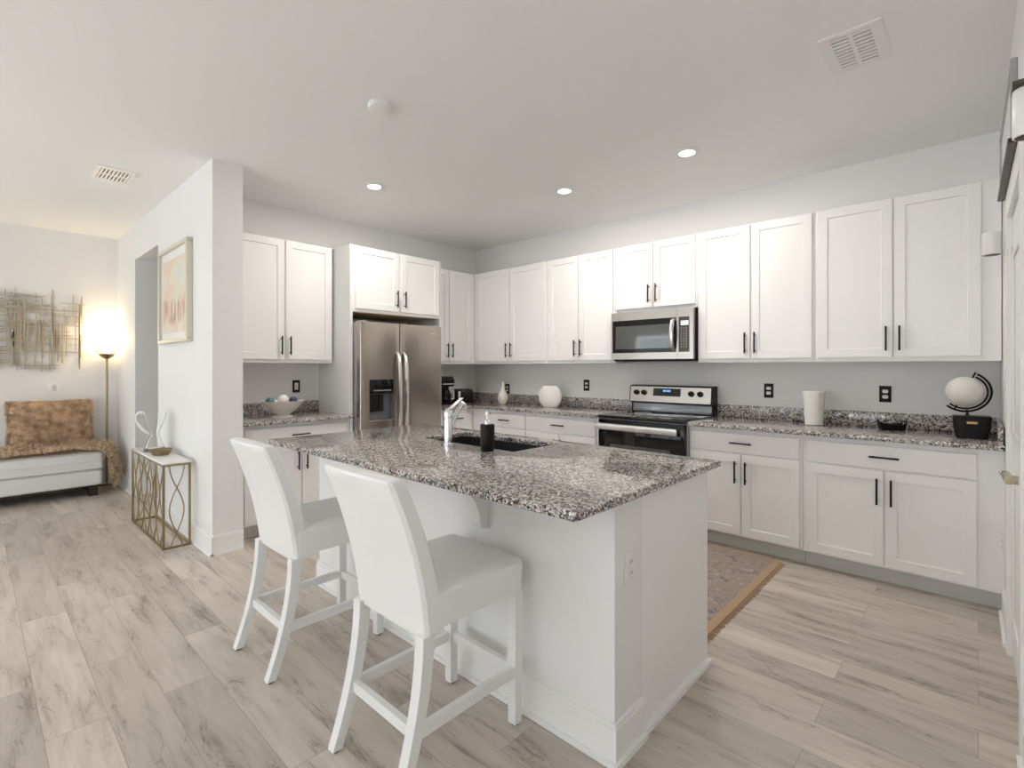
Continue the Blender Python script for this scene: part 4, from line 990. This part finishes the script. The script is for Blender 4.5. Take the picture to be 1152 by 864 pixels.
# fur pillow leaning on the wall
bm = NB(); rngp = random.Random(3)
NU, NV = 26, 18; pts_n = []
def pil(u, v, side):
    a, b2_ = 2*u-1, 2*v-1
    th = 0.085*((1-abs(a)**2.6)*(1-abs(b2_)**2.6))**0.5
    pin = 1-0.06*(1-abs(a))*abs(b2_)**3 
    x = a*0.325*(1-0.05*(1-b2_*b2_)*0-0.04*(1-abs(b2_))*abs(a)**3); z = b2_*0.235*pin
    return Vector((x, side*th, z))
for side in (-1, 1):
    V = [[bm.verts.new(pil(i/NU, k/NV, side)) for i in range(NU+1)] for k in range(NV+1)]
    for k in range(NV):
        for i in range(NU):
            f_ = bm.faces.new((V[k][i], V[k][i+1], V[k+1][i+1], V[k+1][i]))
            n_ = (V[k][i+1].co-V[k][i].co).cross(V[k+1][i].co-V[k][i].co)
            n_ = n_.normalized() if n_.length > 1e-9 else Vector((0, side, 0))
            if n_.y*side < 0: n_ = -n_
            pts_n.append((f_.calc_center_median(), n_))
bmesh.ops.remove_doubles(bm, verts=bm.verts, dist=0.0005)
for i in range(40):
    for (a, b2_) in ((i/40, 0), (i/40, 1), (0, i/40), (1, i/40)):
        q_ = pil(a, b2_, 0); pts_n.append((q_, Vector((q_.x, 0, q_.z)).normalized()))
bmesh.ops.recalc_face_normals(bm, faces=bm.faces)
fb = NB(); fur(fb, pts_n, 17000, 0.030, rngp, 0.9, 0.0022)
pl = put('fur_pillow', bm, fur_m, None, 'tan faux fur pillow leaning on the wall on the daybed', 'pillow', loc=(-7.16, 0.585, 0.745))
pl.rotation_euler = (math.radians(-14), 0, PI/2)
put('fur_pile', fb, fur_m, pl, kind='stuff', smooth=False)
# fur throw over the daybed end
bm = NB(); fb = NB(); rngt = random.Random(5); pts_n = []
lat = []
prof_y = []     # path along Y over the top then down the right end
NA, NBB = 40, 14
for k in range(NBB+1):
    row = []; v_ = k/NBB
    xx = -7.00+0.315*v_
    for i in range(NA+1):
        s_ = i/NA*1.95
        top_len = 1.50+0.05*math.sin(v_*5)
        y = -0.545+s_; z = 0.500+0.010*math.sin(s_*9+v_*4)+0.008*math.sin(s_*17-v_*7)
        z += 0.04*math.exp(-((v_-0.15)/0.25)**2)
        over = s_-top_len
        if over > 0:
            R_ = 0.07; ang = min(over/R_, PI/2)
            y = -0.545+top_len+R_*math.sin(ang); z -= R_*(1-math.cos(ang))
            rest = over-R_*PI/2
            if rest > 0: z -= rest*(0.85+0.15*math.sin(v_*9)); y += 0.02+0.02*math.sin(v_*11)+rest*0.12
        row.append(Vector((xx+0.01*math.sin(s_*13)+(0.05*max(0, over) if over > 0 else 0), y, z)))
    lat.append(row)
V = [[bm.verts.new(q_) for q_ in row] for row in lat]
for k in range(NBB):
    for i in range(NA):
        bm.faces.new((V[k][i], V[k][i+1], V[k+1][i+1], V[k+1][i]))
        n_ = (lat[k][i+1]-lat[k][i]).cross(lat[k+1][i]-lat[k][i]).normalized()
        if n_.z < 0 or (abs(n_.z) < 0.2 and n_.y < 0): n_ = -n_
        pts_n.append(((lat[k][i]+lat[k+1][i+1])/2, n_))
geo = bmesh.ops.solidify(bm, geom=list(bm.faces), thickness=0.012)
fur(fb, pts_n, 14000, 0.026, rngt, 0.6, 0.0025)
th = put('fur_throw', bm, throw_m, None, 'tan fur throw spilling over the right end of the daybed', 'blanket')
put('fur_pile', fb, throw_m, th, kind='stuff', smooth=False)

# floor lamp
lx0, ly0 = -7.21, 1.052
l = thing('floor_lamp', 'gold floor lamp with glowing crystal bowl in the corner', 'lamp', (lx0, ly0, 0))
bm = NB(); lathe(bm, [(0.060, 0), (0.060, 0.012), (0.02, 0.022), (0.002, 0.023)], 36); put('base', bm, gold, l)
bm = NB(); lathe(bm, [(0.012, 0.02), (0.012, 1.42), (0.016, 1.425), (0.016, 1.44)], 16); put('pole', bm, gold, l)
bm = NB(); lathe(bm, [(0.016, 1.43), (0.03, 1.435), (0.065, 1.462), (0.078, 1.485), (0.074, 1.486), (0.02, 1.45)], 32); put('cup', bm, gold, l)
bm = NB()
for i in range(14):
    an = 2*PI*i/14
    for k in range(4):
        rr_ = 0.082+0.022*k; z = 1.505+0.042*k
        if rr_ > 0.088: rr_ = min(rr_, 0.100)
        bmesh.ops.create_icosphere(bm, subdivisions=1, radius=0.016, matrix=Matrix.Translation((rr_*math.cos(an+0.2*k), rr_*math.sin(an+0.2*k), z)))
put('crystal_bowl', bm, crystal_m, l, label='crystal bead bowl', smooth=False)
bm = NB(); lathe(bm, [(0.012, 1.455), (0.02, 1.48), (0.034, 1.53), (0.03, 1.56), (0.012, 1.575)], 20); put('bulb', bm, bulb_m, l, label='glowing bulb')
pl_ = bpy.data.lights.new('lamp_light', 'POINT'); pl_.energy = 10; pl_.color = (1.0, 0.74, 0.42); pl_.shadow_soft_size = 0.06
po = bpy.data.objects.new('lamp_light', pl_); COL.objects.link(po); po.parent = l; po.location = (0, 0, 1.66)

# wall art : lattice of metal rods
bm = NB(); ra = random.Random(11)
w0, w1, z0, z1 = -0.25, 0.88, 1.27, 2.18
for i in range(80):
    y = ra.uniform(w0, w1-0.03); h_ = ra.uniform(0.18, 0.55); zc = ra.uniform(z0+h_/2+0.0, z1-h_/2); x = XL+ra.choice((0.016, 0.022)); q = ra.choice((0.003, 0.004, 0.007))
    box(bm, x-0.003, x+0.003, y-q, y+q, zc-h_/2, zc+h_/2)
for i in range(56):
    z = z0+0.05+(z1-z0-0.12)*(i+ra.random()*0.5)/56; h_ = ra.uniform(0.2, 0.5); yc = ra.uniform(w0+h_/2, w1-h_/2); q = ra.choice((0.002, 0.003, 0.004))
    box(bm, XL+0.012, XL+0.026, yc-h_/2, yc+h_/2, z-q, z+q)
for y, z in ((-0.1, 1.5), (0.6, 1.5), (-0.1, 1.95), (0.6, 1.95)): cyl(bm, (XL+0.0005, y, z), (XL+0.016, y, z), 0.006, 8)
box(bm, XL+0.014, XL+0.02, -0.2, 0.85, 1.945, 1.955); box(bm, XL+0.014, XL+0.02, -0.2, 0.85, 1.495, 1.505)
box(bm, XL+0.014, XL+0.02, -0.105, -0.095, 1.35, 2.1); box(bm, XL+0.014, XL+0.02, 0.595, 0.605, 1.35, 2.1)
put('wall_sculpture', bm, goldleaf, None, 'champagne metal lattice wall sculpture above the daybed', 'wall art', smooth=False)
